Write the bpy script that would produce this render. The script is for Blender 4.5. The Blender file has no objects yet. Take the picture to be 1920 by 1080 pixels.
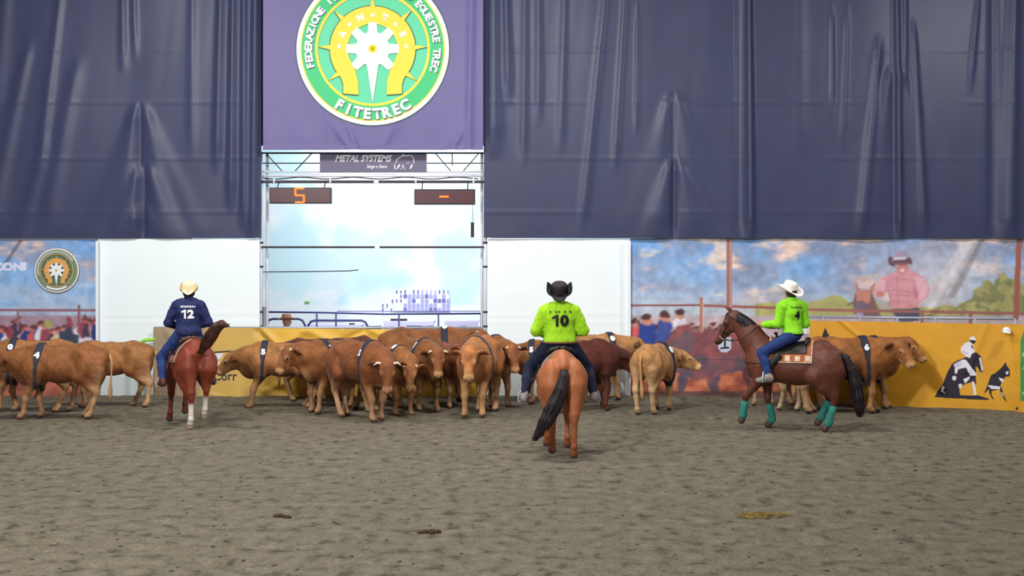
import bpy, math, random
import numpy as np
from mathutils import Vector, Matrix, Euler

F = 2400.0      # focal length in pixels of the 1920 px frame
CH = 2.4        # camera height
HY = 533.0      # horizon row
# ------------------------------------------------------------------ camera, world, lights, exposure
sc = bpy.context.scene
C = sc.collection
cam_d = bpy.data.cameras.new('camera'); cam = bpy.data.objects.new('camera', cam_d); C.objects.link(cam)
cam.location = (0, 0, CH); cam.rotation_euler = (math.pi/2, 0, 0)
cam_d.sensor_width = 36.0; cam_d.lens = 36.0*F/1920.0; cam_d.shift_y = -(540-HY)/1920.0
cam_d.clip_end = 200
sc.camera = cam
w = bpy.data.worlds.new('hall_ambience'); sc.world = w; w.use_nodes = True
w.node_tree.nodes['Background'].inputs[0].default_value = (0.80, 0.86, 1.0, 1)
w.node_tree.nodes['Background'].inputs[1].default_value = 0.15

def area(name, loc, target, size, power, col=(1, .97, .93), sy=None):
    d = bpy.data.lights.new(name, 'AREA'); d.energy = power; d.color = col
    d.shape = 'RECTANGLE'; d.size = size; d.size_y = sy or size
    o = bpy.data.objects.new(name, d); C.objects.link(o); o.location = loc
    o.rotation_euler = (Vector(target)-Vector(loc)).to_track_quat('-Z', 'Y').to_euler()
    return o
# hall floodlights over the arena
area('hall_flood_and_fill', (-7.6, 19.0, 9.6), (-6.5, 23.5, 0), 1.1, 560)
area('hall_flood_and_fill', (0.3, 19.0, 9.4), (0.0, 23.5, 0), 1.1, 560)
area('hall_flood_and_fill', (11.8, 19.0, 9.6), (9.0, 23.5, 0), 1.1, 500)
# left-front flood, then two broad unseen fill lights added to lift the hall
area('hall_flood_and_fill', (-7.0, 4.0, 9.0), (2, 24, 1.0), 1.0, 1950)
area('hall_flood_and_fill', (6.0, 2.0, 9.5), (0, 20, 0.0), 3.0, 420)
area('hall_flood_and_fill', (-1.0, 11.0, 10.5), (0, 13, 0.0), 3.0, 260)
# the bright annex behind the gateway
area('annex_floodlight', (-2.6, 30.5, 7.2), (-2.6, 35.5, 2.5), 5.0, 760, (.93, .97, 1.0))
sc.view_settings.view_transform = 'Standard'; sc.view_settings.look = 'None'
sc.view_settings.gamma = 1.0; sc.view_settings.use_curve_mapping = False
sc.view_settings.exposure = 0.0

# ------------------------------------------------------------------ basic helpers
rng = np.random.default_rng(7)
random.seed(7)
V = lambda *a: np.array(a, float)

def lin(c):
    c = np.asarray(c, float)/255.0
    return np.where(c <= .04045, c/12.92, ((c+.055)/1.055)**2.4)

def at(px, d):
    return (px-960.0)*d/F
def zat(py, d):
    return CH-(py-HY)*d/F
def dist(py):
    return F*CH/(py-HY)

def unit(v):
    v = np.asarray(v, float); return v/(np.linalg.norm(v)+1e-12)

def new_mesh(name, verts, faces, smooth=True, cols=None, quads=False):
    me = bpy.data.meshes.new(name)
    verts = np.asarray(verts, np.float32)
    if quads or isinstance(faces, np.ndarray):
        faces = np.asarray(faces, np.int32); n, k = faces.shape
        me.vertices.add(len(verts)); me.vertices.foreach_set('co', verts.ravel())
        me.loops.add(n*k); me.loops.foreach_set('vertex_index', faces.ravel())
        me.polygons.add(n)
        me.polygons.foreach_set('loop_start', np.arange(0, n*k, k, dtype=np.int32))
        me.update(calc_edges=True)
    else:
        me.from_pydata(verts.tolist(), [], [list(f) for f in faces]); me.update()
    if smooth and len(me.polygons):
        me.polygons.foreach_set('use_smooth', np.ones(len(me.polygons), dtype=bool))
    if cols is not None:
        a = me.color_attributes.new('Col', 'FLOAT_COLOR', 'POINT')
        c = np.ones((len(verts), 4), np.float32); c[:, :3] = cols
        a.data.foreach_set('color', c.ravel())
    return me

def link(name, me, mat=None, parent=None, loc=None, rotz=None):
    o = bpy.data.objects.new(name, me); C.objects.link(o)
    if mat is not None and me is not None and len(me.materials) == 0: me.materials.append(mat)
    if parent is not None: o.parent = parent
    if loc is not None: o.location = loc
    if rotz is not None: o.rotation_euler = (0, 0, rotz)
    return o

def tag(o, label=None, cat=None, group=None, kind=None):
    if label: o['label'] = label
    if cat: o['category'] = cat
    if group: o['group'] = group
    if kind: o['kind'] = kind
    return o

def empty(name, loc, rotz=0):
    return link(name, None, None, None, loc, rotz)

# ------------------------------------------------------------------ materials
def mat(name, col=None, rough=.6, spec=.4, attr=False, noise=0.0, nscale=20, bump=0.0, bscale=60, metal=0.0,
        emit=None, estr=0.0, sheen=0.0, stretch=None, coat=0.0):
    m = bpy.data.materials.new(name); m.use_nodes = True
    nt = m.node_tree; b = nt.nodes['Principled BSDF']
    b.inputs['Roughness'].default_value = rough
    b.inputs['Specular IOR Level'].default_value = spec
    b.inputs['Metallic'].default_value = metal
    b.inputs['Sheen Weight'].default_value = sheen
    b.inputs['Coat Weight'].default_value = coat
    if attr:
        a = nt.nodes.new('ShaderNodeAttribute'); a.attribute_name = 'Col'; src = a.outputs['Color']
    else:
        a = nt.nodes.new('ShaderNodeRGB'); a.outputs[0].default_value = (*lin(col), 1); src = a.outputs[0]
    tc = nt.nodes.new('ShaderNodeTexCoord'); vec = tc.outputs['Object']
    if stretch:
        mp = nt.nodes.new('ShaderNodeMapping'); mp.inputs['Scale'].default_value = stretch
        nt.links.new(vec, mp.inputs[0]); vec = mp.outputs[0]
    if noise > 0:
        n = nt.nodes.new('ShaderNodeTexNoise'); n.inputs['Scale'].default_value = nscale; n.inputs['Detail'].default_value = 4
        nt.links.new(vec, n.inputs['Vector'])
        r = nt.nodes.new('ShaderNodeMapRange'); r.inputs['From Min'].default_value = .3; r.inputs['From Max'].default_value = .7
        r.inputs['To Min'].default_value = 1-noise; r.inputs['To Max'].default_value = 1+noise
        nt.links.new(n.outputs['Fac'], r.inputs['Value'])
        x = nt.nodes.new('ShaderNodeVectorMath'); x.operation = 'SCALE'
        nt.links.new(src, x.inputs[0]); nt.links.new(r.outputs[0], x.inputs['Scale']); src = x.outputs[0]
    nt.links.new(src, b.inputs['Base Color'])
    if bump > 0:
        n = nt.nodes.new('ShaderNodeTexNoise'); n.inputs['Scale'].default_value = bscale; n.inputs['Detail'].default_value = 3
        nt.links.new(vec, n.inputs['Vector'])
        bp = nt.nodes.new('ShaderNodeBump'); bp.inputs['Strength'].default_value = bump; bp.inputs['Distance'].default_value = .01
        nt.links.new(n.outputs['Fac'], bp.inputs['Height']); nt.links.new(bp.outputs[0], b.inputs['Normal'])
    if emit is not None:
        b.inputs['Emission Color'].default_value = (*lin(emit), 1); b.inputs['Emission Strength'].default_value = estr
    return m

M = dict(
    coat=mat('cattle_coat', attr=True, rough=.62, spec=.25, noise=.22, nscale=9, bump=.5, bscale=70, sheen=.04),
    horse=mat('horse_coat', attr=True, rough=.5, spec=.3, noise=.14, nscale=6, bump=.12, bscale=40),
    horse_dark=mat('dark_chestnut_coat', attr=True, rough=.52, spec=.3, noise=.25, nscale=22, bump=.15, bscale=40),
    hair=mat('horse_hair', (34, 24, 30), rough=.5, noise=.3, nscale=30, bump=.5, bscale=50, stretch=(6, 6, .6)),
    hairred=mat('chestnut_hair', (66, 34, 28), rough=.5, noise=.3, nscale=30, bump=.5, bscale=50),
    tail=mat('cattle_tail_hair', (186, 140, 92), rough=.8, noise=.2, nscale=30),
    horn=mat('horn_keratin', (226, 212, 190), rough=.5, noise=.15, nscale=30),
    eye=mat('eye_surface', (16, 12, 12), rough=.15, spec=.6),
    nostril=mat('nostril_skin', (64, 36, 34), rough=.5),
    strap=mat('harness_webbing', (42, 46, 62), rough=.75, noise=.15, nscale=60),
    white=mat('white_print', (240, 242, 248), rough=.6),
    black=mat('black_print', (16, 16, 20), rough=.6),
    skin=mat('skin', attr=True, rough=.55, spec=.35),
    lime=mat('lime_shirt_cloth', (160, 218, 26), rough=.8, noise=.06, nscale=8, bump=.3, bscale=14, sheen=.1),
    lime_b=mat('green_shirt_cloth', (142, 222, 30), rough=.8, noise=.06, nscale=8, bump=.3, bscale=14, sheen=.1),
    navy=mat('navy_shirt_cloth', (26, 36, 84), rough=.8, noise=.12, nscale=8, bump=.3, bscale=14),
    jeans=mat('blue_jeans', (30, 54, 110), rough=.85, noise=.22, nscale=12, bump=.3, bscale=60),
    jeans_d=mat('dark_blue_jeans', (22, 27, 54), rough=.85, noise=.2, nscale=12, bump=.3, bscale=60),
    leather=mat('brown_leather', (84, 48, 38), rough=.5, noise=.15, nscale=15),
    leather_g=mat('grey_leather', (140, 132, 128), rough=.55, noise=.3, nscale=12),
    leather_k=mat('black_leather', (26, 22, 24), rough=.4, noise=.15, nscale=15),
    belt=mat('tan_belt_leather', (140, 100, 60), rough=.5),
    felt_w=mat('white_felt', (236, 230, 222), rough=.85, bump=.1),
    felt_c=mat('cream_straw', (232, 214, 178), rough=.8, bump=.2),
    felt_k=mat('black_felt', (30, 24, 32), rough=.7, bump=.1),
    felt_t=mat('tan_felt', (160, 112, 88), rough=.85),
    pad=mat('woven_saddle_pad', attr=True, rough=.9, noise=.2, nscale=40, bump=.4, bscale=90),
    teal=mat('teal_fleece_wrap', (44, 124, 112), rough=.9, noise=.2, nscale=40, bump=.4, bscale=60),
    print=mat('printed_vinyl', attr=True, rough=.5, spec=.3, noise=.04, nscale=3),
    steel=mat('galvanised_steel', (178, 186, 200), rough=.4, metal=.35),
    whitepaint=mat('white_painted_steel', (238, 240, 250), rough=.5),
    blueframe=mat('blue_painted_rail', (52, 54, 120), rough=.5),
    darkbeam=mat('dark_beam_steel', (40, 32, 44), rough=.5),
    whitetarp=mat('white_pvc_sheet', (240, 251, 255), rough=.45, spec=.35, noise=.015, nscale=2, bump=.15, bscale=3),
    signgrey=mat('grey_sign_board', (110, 104, 130), rough=.6),
    ledcase=mat('led_case', (22, 14, 20), rough=.4),
    ledface=mat('led_red_filter', (78, 38, 48), rough=.35),
    led=mat('led_lit', (255, 70, 30), emit=(255, 92, 20), estr=3.2),
    greenpipe=mat('green_pipe', (150, 214, 60), rough=.5),
    clod=mat('damp_sand_clod', (84, 76, 58), rough=.95, noise=.3, nscale=30),
    straw=mat('straw_wisp', (138, 116, 52), rough=.95, noise=.3, nscale=30),
    dung=mat('dung', (66, 48, 30), rough=.9, noise=.3, nscale=30),
    green_lt=mat('emblem_pale_green', (92, 208, 160), rough=.5), green=mat('emblem_green', (54, 192, 120), rough=.5),
    yellow=mat('emblem_yellow', (236, 214, 62), rough=.5), outline=mat('emblem_outline', (38, 84, 70), rough=.5),
    lilac=mat('lilac_plate', (176, 178, 232), rough=.6), lilac_d=mat('violet_plate', (120, 118, 190), rough=.6),
    annex=mat('annex_white_cladding', attr=True, rough=.8, noise=.0),
    annex_floor=mat('annex_concrete', (170, 168, 170), rough=.8, noise=.1, nscale=3),
    board=mat('kickboard_timber', (88, 84, 96), rough=.8, noise=.15, nscale=3),
    cloth_lilac=mat('lilac_table_cloth', (206, 204, 236), rough=.8),
)

# ------------------------------------------------------------------ smooth solids: signed distance fields meshed with surface nets
class Solid:
    """blend of tapered limbs and ellipsoids; skin() returns one continuous mesh"""
    def __init__(s, k=.05):
        s.p = []; s.k = k
    def ell(s, c, r, ax=None, k=None, g=''):
        # ax: 3x3 rows = local axes
        s.p.append(('e', V(*c), V(*r), None if ax is None else np.array(ax, float), k or s.k, g)); return s
    def cone(s, a, b, ra, rb, side=None, f=1.0, k=None, g=''):
        s.p.append(('c', V(*a), V(*b), ra, rb, None if side is None else unit(side), f, k or s.k, g)); return s
    def chain(s, pts, rs, **kw):
        for i in range(len(pts)-1): s.cone(pts[i], pts[i+1], rs[i], rs[i+1], **kw)
        return s
    @staticmethod
    def _box(p):
        if p[0] == 'e':
            R = p[2].max() if p[3] is not None else p[2]
            return p[1]-R, p[1]+R
        R = max(p[3], p[4])*max(1, p[6])
        return np.minimum(p[1], p[2])-R, np.maximum(p[1], p[2])+R
    @staticmethod
    def _d(p, X, Y, Z, infl=0.0):
        if p[0] == 'e':
            x, y, z = X-p[1][0], Y-p[1][1], Z-p[1][2]
            if p[3] is not None:
                A = p[3]
                x, y, z = (A[0, 0]*x+A[0, 1]*y+A[0, 2]*z, A[1, 0]*x+A[1, 1]*y+A[1, 2]*z, A[2, 0]*x+A[2, 1]*y+A[2, 2]*z)
            r = p[2]
            a, b, c = x/r[0], y/r[1], z/r[2]
            k0 = np.sqrt(a*a+b*b+c*c)+1e-9
            k1 = np.sqrt((a/r[0])**2+(b/r[1])**2+(c/r[2])**2)+1e-9
            return k0*(k0-1)/k1-infl
        a, b = p[1], p[2]; ab = b-a; L = float(ab@ab)+1e-12
        x, y, z = X-a[0], Y-a[1], Z-a[2]
        t = np.clip((x*ab[0]+y*ab[1]+z*ab[2])/L, 0, 1)
        x, y, z = x-t*ab[0], y-t*ab[1], z-t*ab[2]
        if p[5] is not None and p[6] != 1:
            q = p[5]; h = (x*q[0]+y*q[1]+z*q[2])*(1/p[6]-1)
            x, y, z = x+h*q[0], y+h*q[1], z+h*q[2]
            s = min(1.0, p[6])
        else: s = 1.0
        return (np.sqrt(x*x+y*y+z*z)-(p[3]+t*(p[4]-p[3])))*(s if s > .5 else .5)-infl
    def sel(s, groups):
        return s.p if groups is None else [p for p in s.p if p[-1] in groups]
    def value(s, P, groups=None, infl=0.0):
        P = np.asarray(P, float); D = np.full(P.shape[:-1], 9.0)
        for p in s.sel(groups):
            k = p[-2]; d = s._d(p, P[..., 0], P[..., 1], P[..., 2], infl)
            h = np.maximum(k-np.abs(D-d), 0)/k
            D = np.minimum(D, d)-h*h*k*.25
        return D
    def grid(s, vox, groups=None, infl=0.0, post=None, lo=None, hi=None):
        ps = s.sel(groups)
        bl = np.min([s._box(p)[0] for p in ps], 0)-infl-.03-2*vox; bh = np.max([s._box(p)[1] for p in ps], 0)+infl+.03+2*vox
        if lo is not None: bl = np.maximum(bl, np.array(lo, float)-2*vox)
        if hi is not None: bh = np.minimum(bh, np.array(hi, float)+2*vox)
        n = np.maximum(np.ceil((bh-bl)/vox).astype(int)+1, 3)
        ax = [bl[i]+np.arange(n[i])*vox for i in range(3)]
        D = np.full(n, .4, np.float32)
        for p in ps:
            k = p[-2]; a, b = s._box(p); m = k+infl+2.5*vox
            i0 = np.clip(np.floor((a-m-bl)/vox).astype(int), 0, n); i1 = np.clip(np.ceil((b+m-bl)/vox).astype(int)+1, 0, n)
            if np.any(i1 <= i0): continue
            sl = tuple(slice(i0[i], i1[i]) for i in range(3))
            X = ax[0][sl[0]][:, None, None].astype(np.float32); Y = ax[1][sl[1]][None, :, None].astype(np.float32); Z = ax[2][sl[2]][None, None, :].astype(np.float32)
            d = s._d(p, X, Y, Z, infl).astype(np.float32); q = D[sl]
            h = np.maximum(k-np.abs(q-d), 0)/k
            D[sl] = np.minimum(q, d)-h*h*k*.25
        if post is not None:
            D = post(ax[0][:, None, None], ax[1][None, :, None], ax[2][None, None, :], D).astype(np.float32)
        D[0] = D[-1] = .4; D[:, 0] = D[:, -1] = .4; D[:, :, 0] = D[:, :, -1] = .4
        return D, bl, vox
    def skin(s, vox, groups=None, infl=0.0, post=None, lo=None, hi=None):
        return surface_nets(*s.grid(vox, groups, infl, post, lo, hi))
    def hit(s, o, d, far=1.2, groups=None, infl=0.0):
        """first surface point from o along d for arrays of points"""
        o = np.asarray(o, float); d = np.asarray(d, float); t = np.zeros(len(o))
        for _ in range(60):
            v = s.value(o+d*t[:, None], groups, infl); t = np.where(np.abs(v) > .0008, np.minimum(t+v*.8, far), t)
        return o+d*t[:, None]

def surface_nets(D, org, vox):
    ins = D < 0
    n = np.array(D.shape)
    c = np.zeros(n-1, np.int16)
    for i in (0, 1):
        for j in (0, 1):
            for k in (0, 1):
                c += ins[i:n[0]-1+i, j:n[1]-1+j, k:n[2]-1+k]
    act = (c > 0) & (c < 8)
    idx = np.full(act.shape, -1, np.int32)
    I, J, K = np.nonzero(act); N = len(I); idx[I, J, K] = np.arange(N)
    acc = np.zeros((N, 3)); cnt = np.zeros(N)
    cor = [(i, j, k) for i in (0, 1) for j in (0, 1) for k in (0, 1)]
    for a in range(8):
        for b in range(a+1, 8):
            ca, cb = cor[a], cor[b]
            if sum(abs(ca[q]-cb[q]) for q in range(3)) != 1: continue
            da = D[I+ca[0], J+ca[1], K+ca[2]]; db = D[I+cb[0], J+cb[1], K+cb[2]]
            m = (da < 0) != (db < 0)
            t = np.where(m, da/(da-db+1e-12), 0)
            for q in range(3):
                acc[:, q] += m*(ca[q]+t*(cb[q]-ca[q]))
            cnt += m
    P = org+vox*(np.stack([I, J, K], 1)+acc/np.maximum(cnt, 1)[:, None])
    Q = []
    for axis in range(3):
        sl0 = [slice(None)]*3; sl1 = [slice(None)]*3
        sl0[axis] = slice(0, -1); sl1[axis] = slice(1, None)
        a, b = ins[tuple(sl0)], ins[tuple(sl1)]
        ch = a != b
        i, j, k = np.nonzero(ch); fl = a[i, j, k]
        u, v = [(1, 2), (2, 0), (0, 1)][axis]
        ijk = [i, j, k]
        ok = (ijk[u] > 0) & (ijk[v] > 0) & (ijk[u] < n[u]-1) & (ijk[v] < n[v]-1)
        ijk = [q[ok] for q in ijk]; fl = fl[ok]
        def cell(du, dv):
            w_ = [q.copy() for q in ijk]; w_[u] -= du; w_[v] -= dv
            return idx[w_[0], w_[1], w_[2]]
        q = np.stack([cell(1, 1), cell(0, 1), cell(0, 0), cell(1, 0)], 1)
        q[~fl] = q[~fl][:, ::-1]
        Q.append(q)
    Q = np.concatenate(Q); Q = Q[(Q >= 0).all(1)]
    return P, Q

def wob(x, y, z, f=1.0, s=0.0):
    """cheap smooth pseudo noise in -1..1"""
    return (np.sin(f*(x*3.1+y*1.7-z*2.3)+s+1.3*np.sin(f*(y*2.9+z*1.1)+s*2))
            + np.sin(f*(y*3.7-x*1.3+z*1.9)+s*1.7+1.1*np.sin(f*(x*2.3-z*2.1)+s)))*.5

def sphere(c, r, nu=10, nv=7, sx=(1, 1, 1)):
    vs = []; fs = []
    for j in range(nv+1):
        t = math.pi*j/nv
        for i in range(nu):
            p = 2*math.pi*i/nu
            vs.append((c[0]+r*sx[0]*math.sin(t)*math.cos(p), c[1]+r*sx[1]*math.sin(t)*math.sin(p), c[2]+r*sx[2]*math.cos(t)))
    for j in range(nv):
        for i in range(nu):
            a = j*nu+i; b = j*nu+(i+1) % nu
            fs.append((a, a+nu, b+nu, b))
    return vs, fs

def tube(pts, rs, n=8, closed=False):
    pts = [V(*p) for p in pts]
    if not hasattr(rs, '__len__'): rs = [rs]*len(pts)
    vs = []; fs = []; prev = None
    for i, p in enumerate(pts):
        t = unit(pts[min(i+1, len(pts)-1)]-pts[max(i-1, 0)])
        ref = V(0, 0, 1) if abs(t[2]) < .9 else V(1, 0, 0)
        if prev is None: u = unit(np.cross(ref, t))
        else:
            u = prev-t*(prev@t); u = unit(u) if np.linalg.norm(u) > 1e-6 else unit(np.cross(ref, t))
        prev = u; v = np.cross(t, u)
        for k in range(n):
            a = 2*math.pi*k/n; vs.append(p+rs[i]*(math.cos(a)*u+math.sin(a)*v))
    for i in range(len(pts)-1):
        for k in range(n):
            a = i*n+k; b = i*n+(k+1) % n
            fs.append((a, b, b+n, a+n))
    fs.append(tuple(range(n))[::-1]); fs.append(tuple(range((len(pts)-1)*n, len(pts)*n)))
    return vs, fs

def join(*parts):
    vs = []; fs = []
    for v, f in parts:
        o = len(vs); vs += [tuple(q) for q in v]; fs += [tuple(i+o for i in g) for g in f]
    return vs, fs

def box(c, s, rot=0.0):
    x, y, z = s[0]/2, s[1]/2, s[2]/2; ca, sa = math.cos(rot), math.sin(rot)
    vs = []
    for dz in (-z, z):
        for dx, dy in ((-x, -y), (x, -y), (x, y), (-x, y)):
            vs.append((c[0]+dx*ca-dy*sa, c[1]+dx*sa+dy*ca, c[2]+dz))
    return vs, [(0, 3, 2, 1), (4, 5, 6, 7), (0, 1, 5, 4), (1, 2, 6, 5), (2, 3, 7, 6), (3, 0, 4, 7)]

def put(name, vf, m, parent=None, smooth=False, loc=None, rotz=None):
    return link(name, new_mesh(name, vf[0], vf[1], smooth), m, parent, loc, rotz)

def text_geo(s, size=1.0, bold=0.0):
    """flat letters centred on the origin as triangles; returns (n,2) verts and faces"""
    cu = bpy.data.curves.new('lettering', 'FONT'); cu.body = s; cu.size = size; cu.align_x = 'CENTER'; cu.align_y = 'CENTER'
    cu.offset = bold; cu.resolution_u = 3; cu.fill_mode = 'FRONT'
    o = bpy.data.objects.new('lettering', cu); C.objects.link(o)
    dg = bpy.context.evaluated_depsgraph_get()
    me = bpy.data.meshes.new_from_object(o.evaluated_get(dg))
    v = np.array([q.co[:2] for q in me.vertices]); me.calc_loop_triangles()
    f = [tuple(t.vertices) for t in me.loop_triangles]
    bpy.data.objects.remove(o); bpy.data.curves.remove(cu); bpy.data.meshes.remove(me)
    if len(v): v = v-(v.max(0)+v.min(0))/2
    return v, f
_tc = {}
def text(s, h, bold=.02, sx=1.0):
    """letters whose height is h"""
    key = (s, bold)
    if key not in _tc: _tc[key] = text_geo(s, 1.0, bold)
    v, f = _tc[key]; k = h/max(1e-6, (v[:, 1].max()-v[:, 1].min()))
    v = v*k; v = v*np.array([sx, 1.0])
    return v, f

def digits(s, h, bold, sx):
    if s[0] == '|':      # lettering too small to read: a row of little strokes
        rr = random.Random(len(s)); x = 0; parts = []
        for ch in s:
            if ch == ' ': x += h*.7; continue
            w_ = h*rr.uniform(.35, .8); hh = h*rr.uniform(.8, 1.0)
            parts.append(([(x, 0), (x+w_, 0), (x+w_*.8, hh), (x+w_*.1, hh*.9)], [(0, 1, 2), (0, 2, 3)])); x += w_+h*.25
    elif s.isdigit():
        x = 0; parts = []
        for ch in s:
            if ch == '1': v = np.array([(.30, 0), (.52, 0), (.52, 1), (.36, 1), (.0, .80), (.0, .62), (.30, .72)])*h; f = [(0, 1, 2), (0, 2, 6), (6, 2, 3), (6, 3, 4), (6, 4, 5)]
            else: v, f = text(ch, h, bold, sx); v = v-v.min(0)
            parts.append((v+np.array([x, 0]), f)); x += v[:, 0].max()+h*.14
    else: return text(s, h, bold, sx)
    v, f = join2(parts); v = np.array(v); return v-(v.max(0)+v.min(0))/2, f

def split_long(v, f, L):
    """subdivide triangles so that letters can follow a curved surface"""
    v = [tuple(q) for q in v]; todo = list(f); out = []; mid = {}
    while todo:
        t = todo.pop()
        e = [(math.dist(v[t[i]], v[t[(i+1) % 3]]), i) for i in range(3)]
        l, i = max(e)
        if l <= L: out.append(t); continue
        a, b, c = t[i], t[(i+1) % 3], t[(i+2) % 3]
        kk = (min(a, b), max(a, b))
        if kk not in mid:
            mid[kk] = len(v); v.append(tuple((v[a][q]+v[b][q])/2 for q in range(2)))
        m_ = mid[kk]; todo += [(a, m_, c), (m_, b, c)]
    return np.array(v), out

# ------------------------------------------------------------------ 2-D print helper: colours at the vertices of a cloth grid
def poly_mask(X, Y, pts):
    ins = np.zeros(X.shape, bool); n = len(pts)
    for i in range(n):
        x0, y0 = pts[i]; x1, y1 = pts[(i+1) % n]
        if y0 == y1: continue
        c = ((y0 > Y) != (y1 > Y)) & (X < (x1-x0)*(Y-y0)/(y1-y0)+x0)
        ins ^= c
    return ins

def fbm(X, Y, scale, seed=0, octs=4):
    r = np.random.default_rng(seed); out = 0; amp = 1; tot = 0
    for o in range(octs):
        g = r.random((64, 64)); x = X/scale*2**o+r.random()*50; y = Y/scale*2**o+r.random()*50
        xi = np.floor(x).astype(int); yi = np.floor(y).astype(int); fx = x-xi; fy = y-yi
        fx = fx*fx*(3-2*fx); fy = fy*fy*(3-2*fy)
        a = g[xi % 64, yi % 64]; b = g[(xi+1) % 64, yi % 64]; c = g[xi % 64, (yi+1) % 64]; d = g[(xi+1) % 64, (yi+1) % 64]
        out = out+amp*(a*(1-fx)*(1-fy)+b*fx*(1-fy)+c*(1-fx)*fy+d*fx*fy); tot += amp; amp *= .55
    return out/tot

class Sheet:
    """upright cloth sheet over s in [0,1] x z in [z0,z1]; path(s)->(x,y); paint in photograph pixels measured at its own place"""
    def __init__(S, path, z0, z1, nx, nz, base, d0=None):
        s = np.linspace(0, 1, nx); t = np.linspace(0, 1, nz)
        S.s, S.t = np.meshgrid(s, t, indexing='ij')
        xy = np.array([path(a) for a in s]); S.x = np.repeat(xy[:, :1], nz, 1); S.y = np.repeat(xy[:, 1:], nz, 1)
        a0 = np.array([z0(a) if callable(z0) else z0 for a in s])[:, None]; a1 = np.array([z1(a) if callable(z1) else z1 for a in s])[:, None]
        S.z = a0+(a1-a0)*S.t
        S.px = 960+S.x*F/S.y; S.py = HY+(CH-S.z)*F/S.y
        S.col = np.zeros(S.s.shape+(3,)); S.col[:] = base
        S.off = np.zeros(S.s.shape)
    def warp(S, a, sc_=7, seed=50):
        S.opx, S.opy = S.px, S.py
        S.px = S.px+a*2*(fbm(S.opx, S.opy, sc_, seed, 2)-.5); S.py = S.py+a*2*(fbm(S.opx, S.opy, sc_, seed+1, 2)-.5)
    def unwarp(S, blur=1, grain=.12, seed=60):
        S.px, S.py = S.opx, S.opy
        for _ in range(blur):
            c = S.col; S.col = (c+np.roll(c, 1, 0)+np.roll(c, -1, 0)+np.roll(c, 1, 1)+np.roll(c, -1, 1))/5; S.col[0] = c[0]; S.col[-1] = c[-1]; S.col[:, 0] = c[:, 0]; S.col[:, -1] = c[:, -1]
        S.col = S.col*(1+grain*2*(fbm(S.px, S.py, 12, seed, 4)-.5))[..., None]
    def fill(S, m, c, a=1.0):
        c = np.asarray(c, float)
        al = (m.astype(float)*a)[..., None]; S.col = S.col*(1-al)+c*al
    def poly(S, pts, c, a=1.0): S.fill(poly_mask(S.px, S.py, pts), c, a)
    def ell(S, x, y, rx, ry, c, a=1.0, soft=.0):
        r = np.sqrt(((S.px-x)/rx)**2+((S.py-y)/ry)**2)
        S.fill(np.clip((1-r)/max(soft, 1e-3), 0, 1) if soft else (r < 1), c, a)
    def line(S, x0, y0, x1, y1, wd, c, a=1.0):
        L = (x1-x0)**2+(y1-y0)**2; t = np.clip(((S.px-x0)*(x1-x0)+(S.py-y0)*(y1-y0))/L, 0, 1)
        d = np.hypot(S.px-x0-t*(x1-x0), S.py-y0-t*(y1-y0)); S.fill(np.clip((wd/2+.6-d)/.8, 0, 1), c, a)
    def text(S, s, x, y, h, c, sx=1.0, bold=.02):
        v, f = text(s, h, bold, sx)
        for t in f: S.poly([(x+v[i][0], y-v[i][1]) for i in t], c)
    def build(S, name, m, parent=None, thick=None):
        nx, nz = S.s.shape
        tx = np.gradient(S.x[:, 0]); ty = np.gradient(S.y[:, 0]); L = np.hypot(tx, ty); nxn, nyn = ty/L, -tx/L   # towards the camera
        P = np.stack([S.x+nxn[:, None]*S.off, S.y+nyn[:, None]*S.off, S.z], -1).reshape(-1, 3)
        S.P = P.reshape(nx, nz, 3)
        I, J = np.meshgrid(np.arange(nx-1), np.arange(nz-1), indexing='ij'); a = (I*nz+J).ravel()
        q = np.stack([a, a+nz, a+nz+1, a+1], 1)
        me = new_mesh(name, P, q, True, lin(np.clip(S.col, 0, 255)).reshape(-1, 3))
        return link(name, me, m, parent)

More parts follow.
